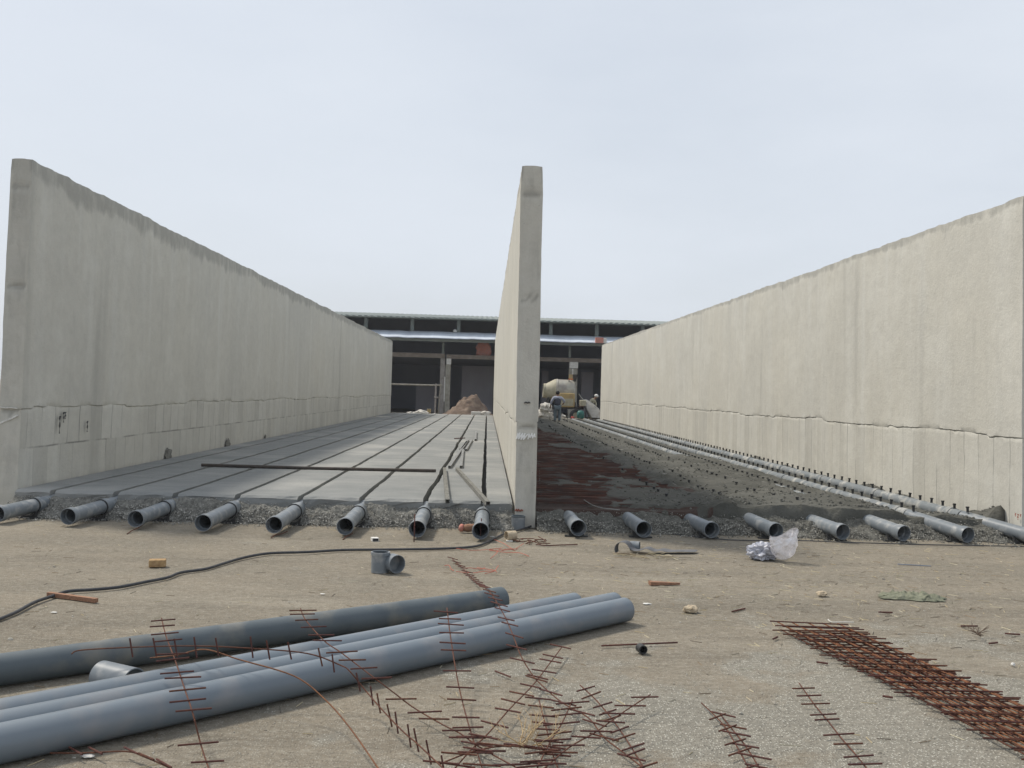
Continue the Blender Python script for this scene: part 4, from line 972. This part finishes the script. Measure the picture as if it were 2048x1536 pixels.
# wire tangles
def tangle(name, c, w_, d_, n, r, mat, label, seed, cat='wire'):
    rnd = random.Random(seed); m = MB()
    for k in range(n):
        a = rnd.uniform(0, 3.14); x, y = rnd.uniform(-w_, w_)*.5, rnd.uniform(-d_, d_)*.5; l = rnd.uniform(.4, 1)*w_*.5
        pts = [Vector(c)+Vector((x+math.cos(a)*l*t+rnd.uniform(-.03, .03), y+math.sin(a)*d_*.5*t+rnd.uniform(-.02, .02), r+rnd.random()*.03)) for t in (-1, -.3, .3, 1)]
        m.tube(path(pts, 4), r, 5)
    tag(m.build(name, mat, smooth=True), label, cat)
tangle('wire_scraps', P(1052, 1085, 0), .34, .4, 9, .005, 'rust', 'heap of rusty wire scraps below the middle wall', 2)
tangle('red_string', P(985, 1098, 0), .5, .7, 6, .003, 'redstring', 'loose red string beside the rusty wire scraps', 5, 'string')
tangle('red_string', P(945, 1144, 0), .45, .3, 5, .003, 'redstring', 'loose red string under the tip of the longest rebar strip', 6, 'string')
tangle('yellow_straw', P(1300, 1114, 0), .45, .25, 16, .0025, 'straw', 'yellow straw lying under the curled dark sheet', 9, 'straw')
rod('steel_rod', path([P(1072, 1089, .01), P(1095, 1091, .01), P(1120, 1090, .01), P(1155, 1089, .01)]), .006, 'rust_dark', 'thin dark rod lying right of the rusty wire scraps', 'steel rod')
rod('pale_wire', path([P(1656, 1239, .006), P(1664, 1244, .006), P(1685, 1244, .006), P(1708, 1244.5, .006)]), .0035, 'white', 'bent pale wire above the mesh stack', 'wire')
# dry twigs
rnd = random.Random(3)
def twig(name, c, label, n, h, seed, mat='straw'):
    rnd = random.Random(seed); m = MB()
    def grow(p, d, l, r, dep):
        pts = [p]; q = p
        for k in range(4): q = q+d*l/4+Vector((rnd.uniform(-1, 1), rnd.uniform(-1, 1), rnd.uniform(-.5, .5)))*l*.07; pts.append(q)
        m.tube(pts, [r, r*.9, r*.8, r*.7, r*.5], 5)
        if dep: 
            for k in range(3):
                dd = (d+Vector((rnd.uniform(-1, 1), rnd.uniform(-1, 1), rnd.uniform(-.4, .8)))*.8).normalized(); grow(pts[1+k], dd, l*.55, r*.6, dep-1)
    for k in range(n):
        a = rnd.uniform(0, 6.28); grow(Vector(c)+Vector((rnd.uniform(-.05, .05), rnd.uniform(-.05, .05), .02)), Vector((math.cos(a), math.sin(a), .45)).normalized(), h, .0035, 2)
    o = m.build(name, mat, smooth=True); o.data.materials[0] = M['twig']; tag(o, label, 'dry plant')
M['twig'] = mk('dry_twig', (.50, .38, .22), (.36, .25, .14), 20, .9)
twig('dry_plant', P(1060, 1500, 0), 'blond dry branching weed caught in the rebar tangle', 7, .16, 4)
M['twig'] = mk('dark_twig', (.16, .11, .08), (.10, .07, .05), 20, .9)
twig('dry_plant', P(1960, 1276, 0), 'dark dry twigs lying on the ground at the far right', 4, .10, 9)
for q, l, s_ in (((176, 1513), 'white paper scrap in front of the pipe trio at lower left', .03), ((645, 1188), 'tiny white scrap on the ground behind the dark pipe', .02),
            ((108, 1225), 'pale chip of brick on the ground below the cable', .022), ((1294, 1208), 'pale flat scrap right of the pipe trio ends', .035), ((985, 1074), 'white scrap beside the last stub pipe', .03)):
    lump('paper_scrap', P(*q, 0), s_, 'white', l, 'litter', (1, .6, .15), s_*100, 'pale scraps on the ground', 2)

# ------------------------------------------------------------------ far yard things
YF = 57.0
def sack_pile(): pass
# sand heap
m = MB(); c = Vector((Q(935, 800, YF).x, YF+1.0, 0)); nr, na_ = 26, 60; RX = 1.95
m.v.append((c.x-.05, c.y, 1.22))
def hz_(r, a):
    base = 1.36*(1-smooth(.08, 1.0, r))**1.0
    base = 1.02*max(0, 1-smooth(.05, 1.08, r))+.10*(1-r)+.40*fb(math.cos(a)*r*3, math.sin(a)*r*3, 5)*(1-r)+.12*fb(math.cos(a)*r*9, math.sin(a)*r*9, 5)*(1-r)**.5*(r>.04)
    base += .28*math.exp(-((r-.3)/.2)**2)*(.45+.55*math.cos(a-.3))
    return max(0, base)+.0
for i in range(1, nr+1):
    r = i/nr
    for k in range(na_):
        a = 2*math.pi*k/na_; sx = RX if math.cos(a) > 0 else 1.75
        m.v.append((c.x+math.cos(a)*r*sx, c.y+math.sin(a)*r*1.4, hz_(r, a)))
m.f = [(0, 1+k, 1+(k+1) % na_) for k in range(na_)]+[(1+(i-1)*na_+k, 1+i*na_+k, 1+i*na_+(k+1) % na_, 1+(i-1)*na_+(k+1) % na_) for i in range(1, nr) for k in range(na_)]
tag(m.build('sand_heap', 'sand', smooth=True), 'heap of brown sand at the far end of the left bay', 'sand heap')
m = MB(); p0 = Q(942, 823, 55.9); p1 = Q(962, 831, 55.9); m.box(p0.x, p1.x, 55.9, 56.3, p1.z, p0.z)
o = tag(m.build('white_block', 'white'), 'white rectangular block in front of the sand heap', 'block'); bv = o.modifiers.new('b', 'BEVEL'); bv.width = .03
p = Q(971, 833, 55.9); lump('cement_sack', (p.x, 56, p.z), .27, 'sack', 'crumpled white sack in front of the sand heap, right of the white block', 'sack', (1, .7, .75), 4)
for px, py, r_, l in ((843, 829, .30, 'white plastic sheeting crumpled at the far edge of the left slab'), (822, 831, .2, 'small pale rubble bit at the far edge of the slab'), (868, 831, .12, 'pale rubble bit right of the yellow bucket')):
    p = Q(px, py, 55.8); lump('plastic_scrap', (p.x, 55.8, .2), r_, 'sack', l, 'plastic scrap', (1.3, .7, .5), px, 'pale scraps at the far slab edge', 3, .5)
p = P(362/1, 0, 0) if 0 else P(765, 834, ZS); lump('plastic_scrap', p, .3, 'sack', 'flat white scrap lying on the slab by the far left wall', 'plastic scrap', (1.4, .5, .06), 9)
p = Q(858, 826, 55.9); th = thing('bucket', (p.x, 55.9, p.z), 'small yellow bucket at the far end of the left slab', 'bucket')
m = MB(); m.tube([(p.x, 55.9, .25), (p.x, 55.9, .52)], [.085, .11], 14); m.build('bucket_body', 'yellow', th)
m = MB(); m.tube([(p.x, 55.9, .522), (p.x, 55.9, .54)], [.115, .115], 14); m.build('bucket_rim', 'cream', th)
# far rubble strips
m = MB()
for i in range(1500):
    left = random.random() < .5
    x = random.uniform(-5.2, .3) if left else random.uniform(1.2, 6)
    pebble(m, (x, random.uniform(55.2, 57), random.uniform(.0, .2)), random.uniform(.03, .09))
tag(m.build('rubble', 'grit'), 'broken rubble strewn beyond the far ends of the bays', 'rubble', kind='stuff')
# scaffold barrier
yb = 58.5; a = Q(775, 769, yb); b = Q(884, 771, yb)
th = thing('pole_barrier', (b.x, yb, 0), 'rail of thin poles before the dark opening left of the double column', 'barrier')
m = MB(); m.tube([a-Vector((2, 0, -.03)), b], .045, 8); m.build('top_rail', 'col_warm', th)
v1 = Q(872, 767, yb-.1); m = MB(); m.tube([(v1.x, yb-.1, 0), v1], .05, 8); m.build('post', 'col_grey', th)
v1 = Q(873, 795, yb-.1); m = MB(); m.tube([(v1.x-.15, yb-.1, v1.z), (v1.x+.12, yb-.12, v1.z)], .05, 8); m.build('clamp', 'col_grey', th)
v1 = Q(881, 766, yb-.05); m = MB(); m.tube([(v1.x-.1, yb-.05, 0), v1], .03, 6); m.build('post', 'col_warm', th)
# mixer ------------------------------------------------------------
YX = 58.0; kx = YX/F
def qx(px): return Q(px, 790, YX).x
def qz(px, py): return Q(px, py, YX).z
mixer = thing('concrete_mixer', (qx(1125), YX, 0), 'cream and yellow concrete mixer with big tilted drum behind the worker in the vest', 'concrete mixer')
def lathe_x(prof, cy, n=40, tilt=0):
    V = []; c0 = Vector((qx(1116), cy, 1.72)); Rt = Matrix.Rotation(tilt, 3, 'Y')
    for (x, r) in prof: V += [Rt @ Vector((x-c0.x, math.cos(2*math.pi*k/n)*r, math.sin(2*math.pi*k/n)*r))+c0 for k in range(n)]
    return V, [(i*n+k, i*n+(k+1) % n, (i+1)*n+(k+1) % n, (i+1)*n+k) for i in range(len(prof)-1) for k in range(n)]
m = MB(); V, Fs = lathe_x([(qx(1094), .30), (qx(1088), .33), (qx(1086), .40), (qx(1089), .42), (qx(1091), .41), (qx(1108), .70), (qx(1110), .70)], YX, tilt=.04); m.add(V, Fs); m.build('drum_cone', 'cream', mixer, smooth=True, autos=True)
m = MB(); V, Fs = lathe_x([(qx(1110)+.002, .69), (qx(1111.5), .73), (qx(1114), .73), (qx(1115), .70), (qx(1140), .72), (qx(1147), .62), (qx(1151), .35), (qx(1151), 0.01)], YX, tilt=.04); m.add(V, Fs); m.build('drum', 'drum', mixer, smooth=True, autos=True)
m = MB(); V, Fs = lathe_x([(qx(1087.5), .34), (qx(1092), .30), (qx(1096), .01)], YX, tilt=.04); m.add(V, Fs); m.build('drum_mouth', 'dark_metal', mixer)
m = MB(); m.box(qx(1117), qx(1147), 57.0, 57.25, qz(1130, 814), qz(1130, 786)); o = m.build('engine_housing', 'yellow', mixer); bv = o.modifiers.new('b', 'BEVEL'); bv.width = .05; bv.segments = 2
m = MB(); m.box(qx(1119), qx(1144), 56.985, 57.0, qz(1130, 811), qz(1130, 797)); m.build('housing_door', 'cream', mixer)
m = MB(); m.box(qx(1093), qx(1165), 57.1, 58.7, .72, .86); m.box(qx(1093), qx(1097), 57.5, 58.5, .86, 1.35); m.build('chassis', 'dark_metal', mixer)
m = MB(); m.box(qx(1116), qx(1150), 57.26, 58.6, .86, 1.12); m.build('drum_cradle', 'dark_metal', mixer)
for px, r_ in ((1102, .36), (1150, .36)):
    w_ = thing('x', (0, 0, 0), 'x', 'x'); bpy.data.objects.remove(w_)
    m = MB(); x = qx(px); m.tube([(x, 57.0, r_), (x, 57.02, r_), (x, 57.2, r_), (x, 57.22, r_)], [r_*.85, r_, r_, r_*.85], 24); wo = m.build('wheel', 'rubber', mixer)
    m = MB(); m.tube([(x, 56.98, r_), (x, 57.0, r_)], r_*.5, 16); o = m.build('rim', 'cream', wo); o.parent = wo; o.matrix_parent_inverse = Matrix.Identity(4)
m = MB(); # hopper
h0, h1 = qx(1143), qx(1154); z0, z1 = qz(1148, 763), qz(1148, 749)
m.add([(h0+.1, 57.8, z0), (h1-.1, 57.8, z0), (h1-.1, 58.2, z0), (h0+.1, 58.2, z0), (h0, 57.6, z1), (h1, 57.6, z1), (h1, 58.4, z1), (h0, 58.4, z1)], [(0, 1, 5, 4), (1, 2, 6, 5), (2, 3, 7, 6), (3, 0, 4, 7), (0, 3, 2, 1)])
m.build('hopper', 'dark_metal', mixer)
m = MB(); m.box(qx(1135.5), qx(1143), 57.5, 57.56, qz(1139, 757), qz(1139, 749)); m.build('guard_panel', 'yellow', mixer)
m = MB(); m.box(qx(1135), qx(1143.5), 57.48, 57.58, qz(1139, 760), qz(1139, 757)-.004); m.build('guard_stripe', 'orange', mixer)
m = MB(); m.box(qx(1135.6), qx(1137), 57.6, 57.7, 2.2, qz(1139, 757)); m.build('guard_post', 'dark_metal', mixer)
# batching bin and skip right of the mixer
th = thing('generator_box', (qx(1162), 57, 0), 'small cream metal box on legs between the mixer and the tilted plate', 'machine')
m = MB(); m.box(qx(1156), qx(1168), 56.6, 57.4, qz(1162, 812), qz(1162, 800)); o = m.build('box_body', 'cream', th); o.modifiers.new('b', 'BEVEL').width = .03
m = MB(); m.box(qx(1155), qx(1170), 56.55, 57.45, qz(1162, 813.5), qz(1162, 812)-.003); m.build('box_base', 'rust_dark', th)
for px in (1156.5, 1168):
    m = MB(); m.box(qx(px)-.03, qx(px)+.03, 56.7, 56.76, 0, qz(1162, 813.5)-.003); m.build('leg', 'dark_metal', th)
th = thing('loading_skip', (qx(1185), 56.4, 0), 'tilted grey steel loading skip leaning beside the far right wall', 'loading skip')
V = [Q(1169, 803, 56.8), Q(1176, 803, 56.8), Q(1190, 812, 56.6), Q(1200, 821, 56.4), Q(1200, 836, 56.2), Q(1184, 835, 56.2), Q(1175, 820, 56.4)]
m = MB(); n = len(V); m.add(V+[q+Vector((.0, .8, .12)) for q in V], [tuple(range(n)), tuple(reversed(range(n, 2*n)))]+[(i, (i+1) % n, n+(i+1) % n, n+i) for i in range(n)]); m.build('skip_plate', 'tarp', th)
m = MB(); m.tube([Q(1157, 788, 56.9), Q(1171, 806, 56.8)], .035, 8); m.build('skip_arm', 'steel', th)
m = MB(); m.tube([Q(1169, 812, 56.1), Q(1180, 836, 56.1)], .05, 8); m.build('skip_rail', 'dark_metal', th)
# barrel
c = Q(1161, 837, 55.9); th = thing('plastic_barrel', (c.x, 55.9, .1), 'green plastic barrel standing below the cream box', 'barrel')
m = MB(); m.tube([(c.x, 55.9, c.z), (c.x, 55.9, c.z+.03), (c.x, 55.9, c.z+.32), (c.x, 55.9, c.z+.42), (c.x, 55.9, c.z+.45)], [.16, .2, .2, .15, .05], 18); m.build('barrel_body', 'green', th, smooth=True)
m = MB(); m.hollow((c.x, 55.9, c.z+.17), (c.x, 55.9, c.z+.2), .208, .012, 18); m.build('barrel_hoop', 'green', th)
lump('plastic_scrap', Q(1145, 837, 55.8), .09, 'red', 'small red plastic scrap left of the green barrel', 'plastic scrap', (1.2, .7, .8), 2)
for k, (px, py, r_, l) in enumerate(((1092, 822, .34, 'uppermost white sack piled beside the middle wall'), (1086, 836, .38, 'lower left white sack piled beside the middle wall'), (1099, 838, .30, 'dirty lower sack behind the worker in the vest'), (1124, 838, .2, 'small pale sack right of the worker in the vest'))):
    p = Q(px, py, 55.7+.2*k); lump('cement_sack', (p.x, 55.7+.2*k, max(.12, p.z)), r_, 'sack', l, 'sack', (1, .8, .8), 3+k*4, 'white sacks at the mixer', 3, .4)
p = Q(1107, 836, 56); lump('rubbish_heap', (p.x, 56.3, .1), .4, 'dark_metal', 'dark heap of rubbish behind the worker in the vest', 'heap', (1, .8, .9), 31)
# ------------------------------------------------------------------ people
def skin_obj(name, pts, edges, radii, mat, parent=None, root=0, lvl=1):
    me = bpy.data.meshes.new(name); me.from_pydata([tuple(p) for p in pts], edges, [])
    o = bpy.data.objects.new(name, me); COL.objects.link(o); me.materials.append(M[mat])
    md = o.modifiers.new('skin', 'SKIN'); md.use_smooth_shade = True
    for i, r in enumerate(radii): me.skin_vertices[0].data[i].radius = (r, r) if not isinstance(r, tuple) else r; me.skin_vertices[0].data[i].use_root = i == root
    s = o.modifiers.new('sub', 'SUBSURF'); s.levels = lvl; s.render_levels = lvl
    if parent: o.parent = parent
    return o
def hand(arr, edges, rad, w, d, side):
    # palm and five fingers as branches of the body skeleton
    k = len(arr); pv = w; palm = arr[pv]+d*.05
    arr.append(palm); rad.append(.026); edges.append((pv, k))
    q = d.cross(Vector((0, 0, 1)) if abs(d.z) < .8 else Vector((0, 1, 0))).normalized()
    for j, (o_, l) in enumerate(((-.03, .06), (-.01, .07), (.01, .068), (.03, .055))):
        a = palm+q*o_+d*.025; b = a+d*l+Vector((0, -.02, 0)); i = len(arr); arr += [a, b]; rad += [.011, .008]; edges += [(k, i), (i, i+1)]
    i = len(arr); arr += [palm+q*.045*side, palm+q*.06*side+d*.04]; rad += [.012, .009]; edges += [(k, i), (i, i+1)]
def person(loc, rz, label, joints, parts):
    th = thing('person', loc, label, 'person'); th.rotation_euler.z = rz
    J = {k: Vector(q) for k, q in joints.items()}
    names_ = ['pelvis', 'waist', 'chest', 'neck', 'jaw', 'head', 'crown', 'shl', 'ell', 'wrl', 'shr', 'elr', 'wrr', 'hil', 'knl', 'anl', 'tol', 'hir', 'knr', 'anr', 'tor']
    arr = [J[n_] for n_ in names_]; ix = {n_: i for i, n_ in enumerate(names_)}
    rad = [.12, .105, .12, .05, .065, .085, .05, .058, .042, .028, .058, .042, .028, .085, .058, .042, .032, .085, .058, .042, .032]
    E = [(0, 1), (1, 2), (2, 3), (3, 4), (4, 5), (5, 6), (2, 7), (7, 8), (8, 9), (2, 10), (10, 11), (11, 12), (0, 13), (13, 14), (14, 15), (15, 16), (0, 17), (17, 18), (18, 19), (19, 20)]
    hand(arr, E, rad, 9, (J['wrl']-J['ell']).normalized(), 1); hand(arr, E, rad, 12, (J['wrr']-J['elr']).normalized(), -1)
    skin_obj('body', arr, E, rad, 'skin', th)
    hd = J['head']; f = parts['face']
    def bit(name, c, r, mat, sq=(1, 1, 1), sub=2):
        bm = bmesh.new(); bmesh.ops.create_icosphere(bm, subdivisions=sub, radius=r)
        for q in bm.verts: q.co = Vector((q.co.x*sq[0], q.co.y*sq[1], q.co.z*sq[2]))+c
        me = bpy.data.meshes.new(name); bm.to_mesh(me); bm.free(); me.materials.append(M[mat])
        for p_ in me.polygons: p_.use_smooth = True
        o = bpy.data.objects.new(name, me); COL.objects.link(o); o.parent = th; return o
    side_ = f.cross(Vector((0, 0, 1))).normalized()
    for s_ in (-1, 1):
        bit('ear', hd+side_*.088*s_-Vector((0, 0, .01)), .022, 'skin', (.6, 1, 1.3)); bit('eye', hd+f*.078+side_*.03*s_+Vector((0, 0, .01)), .010, 'hair')
    bit('nose', hd+f*.092-Vector((0, 0, .015)), .015, 'skin', (1, 1.2, 1.4)); bit('mouth', hd+f*.082-Vector((0, 0, .048)), .014, 'pink', (1.4, .5, .4))
    if parts['hat'] == 'helmet':
        o = bit('helmet', hd+Vector((0, 0, .05)), .118, 'white', (1, 1.1, .85), 3)
        bit('helmet_brim', hd+f*.10+Vector((0, 0, .035)), .06, 'white', (1.3, 1.3, .2))
    else:
        bit('hair', hd-f*.02+Vector((0, 0, .04)), .102, 'hair', (.95, 1.0, .95), 3)
    # clothing
    def cl(name, ks, es, rs, mat): skin_obj(name, [J[k] if isinstance(k, str) else k for k in ks], es, rs, mat, th)
    cl('trousers', ['pelvis', 'hil', 'knl', 'anl', 'hir', 'knr', 'anr'], [(0, 1), (1, 2), (2, 3), (0, 4), (4, 5), (5, 6)], [.155, .105, .082, .072, .105, .082, .072], parts['trousers'])
    cl('shirt', ['chest', 'shl', 'ell', J['ell'].lerp(J['wrl'], .6), 'shr', 'elr', J['elr'].lerp(J['wrr'], .6)], [(0, 1), (1, 2), (2, 3), (0, 4), (4, 5), (5, 6)], [.135, .085, .06, .048, .085, .06, .048], parts['shirt'])
    cl('vest' if parts['vest'] != parts['shirt'] else 'jacket', ['pelvis', 'waist', 'chest', J['chest'].lerp(J['neck'], .75)], [(0, 1), (1, 2), (2, 3)], [(.17, .15), (.17, .155), (.21, .18), (.15, .13)], parts['vest'])
    for s_ in 'lr': cl('shoe', ['an'+s_, J['an'+s_]-Vector((0, 0, .05)), 'to'+s_], [(0, 1), (1, 2)], [.05, .05, .045], 'shoe')
    return th
yw = 48.5; c = Q(1114, 845, yw); zf = .17
st = dict(pelvis=(0, 0, .80), waist=(0, 0, .95), chest=(0, .02, 1.14), neck=(0, .05, 1.30), jaw=(0, .07, 1.36), head=(0, .08, 1.43), crown=(0, .08, 1.50),
          shl=(-.19, .02, 1.23), ell=(-.30, .0, 1.0), wrl=(-.33, .12, .80), shr=(.19, .02, 1.23), elr=(.34, .0, 1.05), wrr=(.30, .20, .95),
          hil=(-.09, 0, .76), knl=(-.10, .03, .42), anl=(-.10, 0, .09), tol=(-.11, .14, .04), hir=(.09, 0, .76), knr=(.11, .04, .42), anr=(.10, -.02, .09), tor=(.12, .12, .04))
person((c.x, yw, zf), 0, 'worker in dark vest and grey-blue trousers standing with his back turned before the mixer', st, dict(face=Vector((0, 1, 0)), hat='hair', trousers='trousers', shirt='shirt', vest='vest'))
yw = 57.8; c = Q(1184, 830, yw)
st2 = dict(pelvis=(-.05, 0, .78), waist=(.0, -.03, .95), chest=(.14, -.08, 1.14), neck=(.24, -.1, 1.27), jaw=(.29, -.12, 1.31), head=(.33, -.12, 1.38), crown=(.36, -.12, 1.45),
           shl=(.06, -.24, 1.18), ell=(-.12, -.32, 1.02), wrl=(-.06, -.40, .80), shr=(.24, .08, 1.18), elr=(.34, -.02, .94), wrr=(.28, -.22, .78),
           hil=(-.09, -.08, .74), knl=(-.04, -.12, .42), anl=(-.08, -.1, .09), tol=(.04, -.14, .04), hir=(-.03, .08, .74), knr=(.06, .06, .42), anr=(.02, .08, .09), tor=(.15, .06, .04))
person((c.x-.12, yw, .1), 0, 'worker in khaki clothes and white helmet bending behind the loading skip', st2, dict(face=Vector((.95, -.3, -.15)).normalized(), hat='helmet', trousers='khaki', shirt='khaki', vest='khaki'))

# ------------------------------------------------------------------ shed building at the back
YB = 63.0
shed = thing('shed_building', (0, YB, 0), 'long open-fronted dark shed with two roof levels closing the far end', 'building')
def zb(px, py, y=YB): return Q(px, py, y).z
def sbox(name, mat, *a):
    m = MB(); m.box(*a); return m.build(name, mat, shed)
b0, b1 = zb(890, 716), zb(890, 708)
xj = Q(891, 712, YB).x
sbox('beam', 'beam', -24, xj-.03, YB, YB+.4, b0, b1+.02)
sbox('beam', 'beam', xj+.05, 34, YB+.02, YB+.42, b0-.02, b1-.02)
cb0, cbm, cb1 = Q(880, 760, YB).x, Q(889.5, 760, YB).x, Q(900.5, 760, YB).x
sbox('column', 'col_grey', cb0, cbm-.01, YB-.05, YB+.42, 0, b0-.02)
o = sbox('column', 'col_warm', cbm+.03, cb1, YB-.08, YB+.42, 0, b0-.4); o['label'] = 'warmer-coloured right half of the double column'
sbox('column_capital', 'white', cbm+.08, cb1+.02, YB-.1, YB+.42, b0-.39, b0-.03)
sbox('plaster_strip', 'white', cbm-.03, cbm+.025, YB-.07, YB, .9, 2.45)
c0_, c1_ = Q(1137.5, 760, YB).x, Q(1154.5, 760, YB).x
o = sbox('column', 'col_warm', c0_, c1_, YB-.05, YB+.42, 0, b0-.44); o['label'] = 'single column behind the mixer'
sbox('column_capital', 'white', c0_+.03, c1_+.02, YB-.1, YB+.42, b0-.42, b0-.03)
sbox('plaster_strip', 'white', c0_+.2, c0_+.27, YB-.07, YB-.05, 2.6, b0-.45)
for x in (cb0-8, cb0-16, c1_+7.5, c1_+15.5, c1_+23.5): sbox('column', 'col_grey', x-.25, x+.25, YB-.05, YB+.42, 0, b0-.02)
for px in (886, 1140): x = Q(px, 700, YB).x; sbox('stub_post', 'green_metal', x-.07, x+.07, YB+.1, YB+.3, b1+.021, 4.95)
# lower roof: sheet sloping towards the yard
za, zc_ = zb(831, 674, 61.6), zb(831, 662, 63.4)
print('roof z', za, zc_, b0, b1)
m = MB(); nseg = 400
V = []
for i in range(nseg+1):
    x = -24+58*i/nseg; w = .03*nz(x*.5, 2)+.02*nz(x*1.7, 5)
    for (y, z) in ((61.6, za), (63.4, zc_)): V += [(x, y, z+w), (x, y, z+w-.05)]
m.add(V, [(i*4, i*4+4, i*4+6, i*4+2) for i in range(nseg)]+[(i*4+1, i*4+3, i*4+7, i*4+5) for i in range(nseg)]+[(i*4, i*4+1, i*4+5, i*4+4) for i in range(nseg)]+[(i*4+2, i*4+6, i*4+7, i*4+3) for i in range(nseg)])
m.build('lower_roof', 'sheet', shed)
sbox('eave_beam', 'green_metal', -24, 34, 61.9, 62.05, za-.22, za-.05)
# clerestory posts
zr = zb(917, 641, 63.6)
for k in range(-24, 26):
    px = 732+92.5*k
    x = Q(732, 650, 63.6).x+k*(92.3/F*63.6)
    if -23 < x < 33: sbox('roof_post', 'green_metal', x-.11, x+.11, 63.5, 63.7, zc_-.1, zr)
# upper roof with corrugated edge
m = MB(); zt0 = zb(917, 637, 62.6); V = []; nseg = 500
for i in range(nseg+1):
    x = -24.5+59*i/nseg; w = .03*math.sin(i*1.9)
    V += [(x, 62.6, zt0+w), (x, 62.6, zt0-.06), (x, 84, zt0+1.8+w), (x, 84, zt0+1.74)]
m.add(V, [(i*4, i*4+4, i*4+6, i*4+2) for i in range(nseg)]+[(i*4+1, i*4+3, i*4+7, i*4+5) for i in range(nseg)]+[(i*4, i*4+1, i*4+5, i*4+4) for i in range(nseg)]+[(i*4+2, i*4+6, i*4+7, i*4+3) for i in range(nseg)])
m.build('upper_roof', 'green_metal', shed)
sbox('roof_purlin', 'green_metal', -24, 34, 63.5, 63.7, zr+.003, zr+.16)
sbox('back_wall', 'inner', -24, 34, 83, 83.3, 0, zt0+1.6)
sbox('side_wall', 'inner', -24.4, -24.1, 63, 83, 0, zt0+.1); sbox('side_wall', 'inner', 34.1, 34.4, 63, 83, 0, zt0+.1)
sbox('mezzanine', 'inner', -24, 34, YB+.45, 82.9, b0+.02, b1-.06)
for (p0, p1, y, t_) in ((923, 986, 70, 732), (1162, 1186, 70, 738), (1083, 1096, 70, 738), (832, 870, 72, 775)):
    xa, xb_ = Q(p0, 780, y).x, Q(p1, 780, y).x; sbox('partition_wall', 'inner_pale', xa, xb_, y, y+.2, 0, zb(950, t_, y))
p = Q(968, 705, YB+.6); lump('red_sheeting', (p.x, YB+.7, b1-.03), .42, 'pink', 'crumpled red sheeting heaped on the shed beam', 'sheeting', (1.2, .5, 1.3), 6)
p = Q(1203, 681, 61.7); th = thing('red_bundle', (p.x, 61.7, p.z), 'red and white bundle on the edge of the lower roof near right wall', 'bundle')
x0, x1 = Q(1191, 676, 61.55).x, Q(1207, 676, 61.55).x
m = MB(); m.box(x0, x1, 61.5, 61.75, za-.04, za+.30); m.build('bundle_wrap', 'pink', th); m = MB(); m.box(x1+.005, x1+.2, 61.52, 61.75, za-.02, za+.28); m.build('bundle_end', 'white', th)
p = Q(910, 663, 63.2); lump('paint_can', (p.x, 63.2, p.z-.05), .11, 'white', 'small white lump on the lower roof beside a roof post', 'lump', (1, 1, 1), 3)

# ------------------------------------------------------------------ air: thin haze over the whole site
m = MB(); m.box(-1600, 1600, -260, 3100, -1.2, 9.5)
hm = bpy.data.materials.new('haze'); hm.use_nodes = True; ht = hm.node_tree; ht.nodes.clear()
ho = N(ht, 'ShaderNodeOutputMaterial'); hv = N(ht, 'ShaderNodeVolumePrincipled'); hv.inputs['Density'].default_value = .0007
hv.inputs['Color'].default_value = (.93, .95, 1, 1); ht.links.new(hv.outputs[0], ho.inputs['Volume'])
tag(m.build('haze', hm), 'thin pale haze hanging over the whole building site', 'haze', kind='stuff')
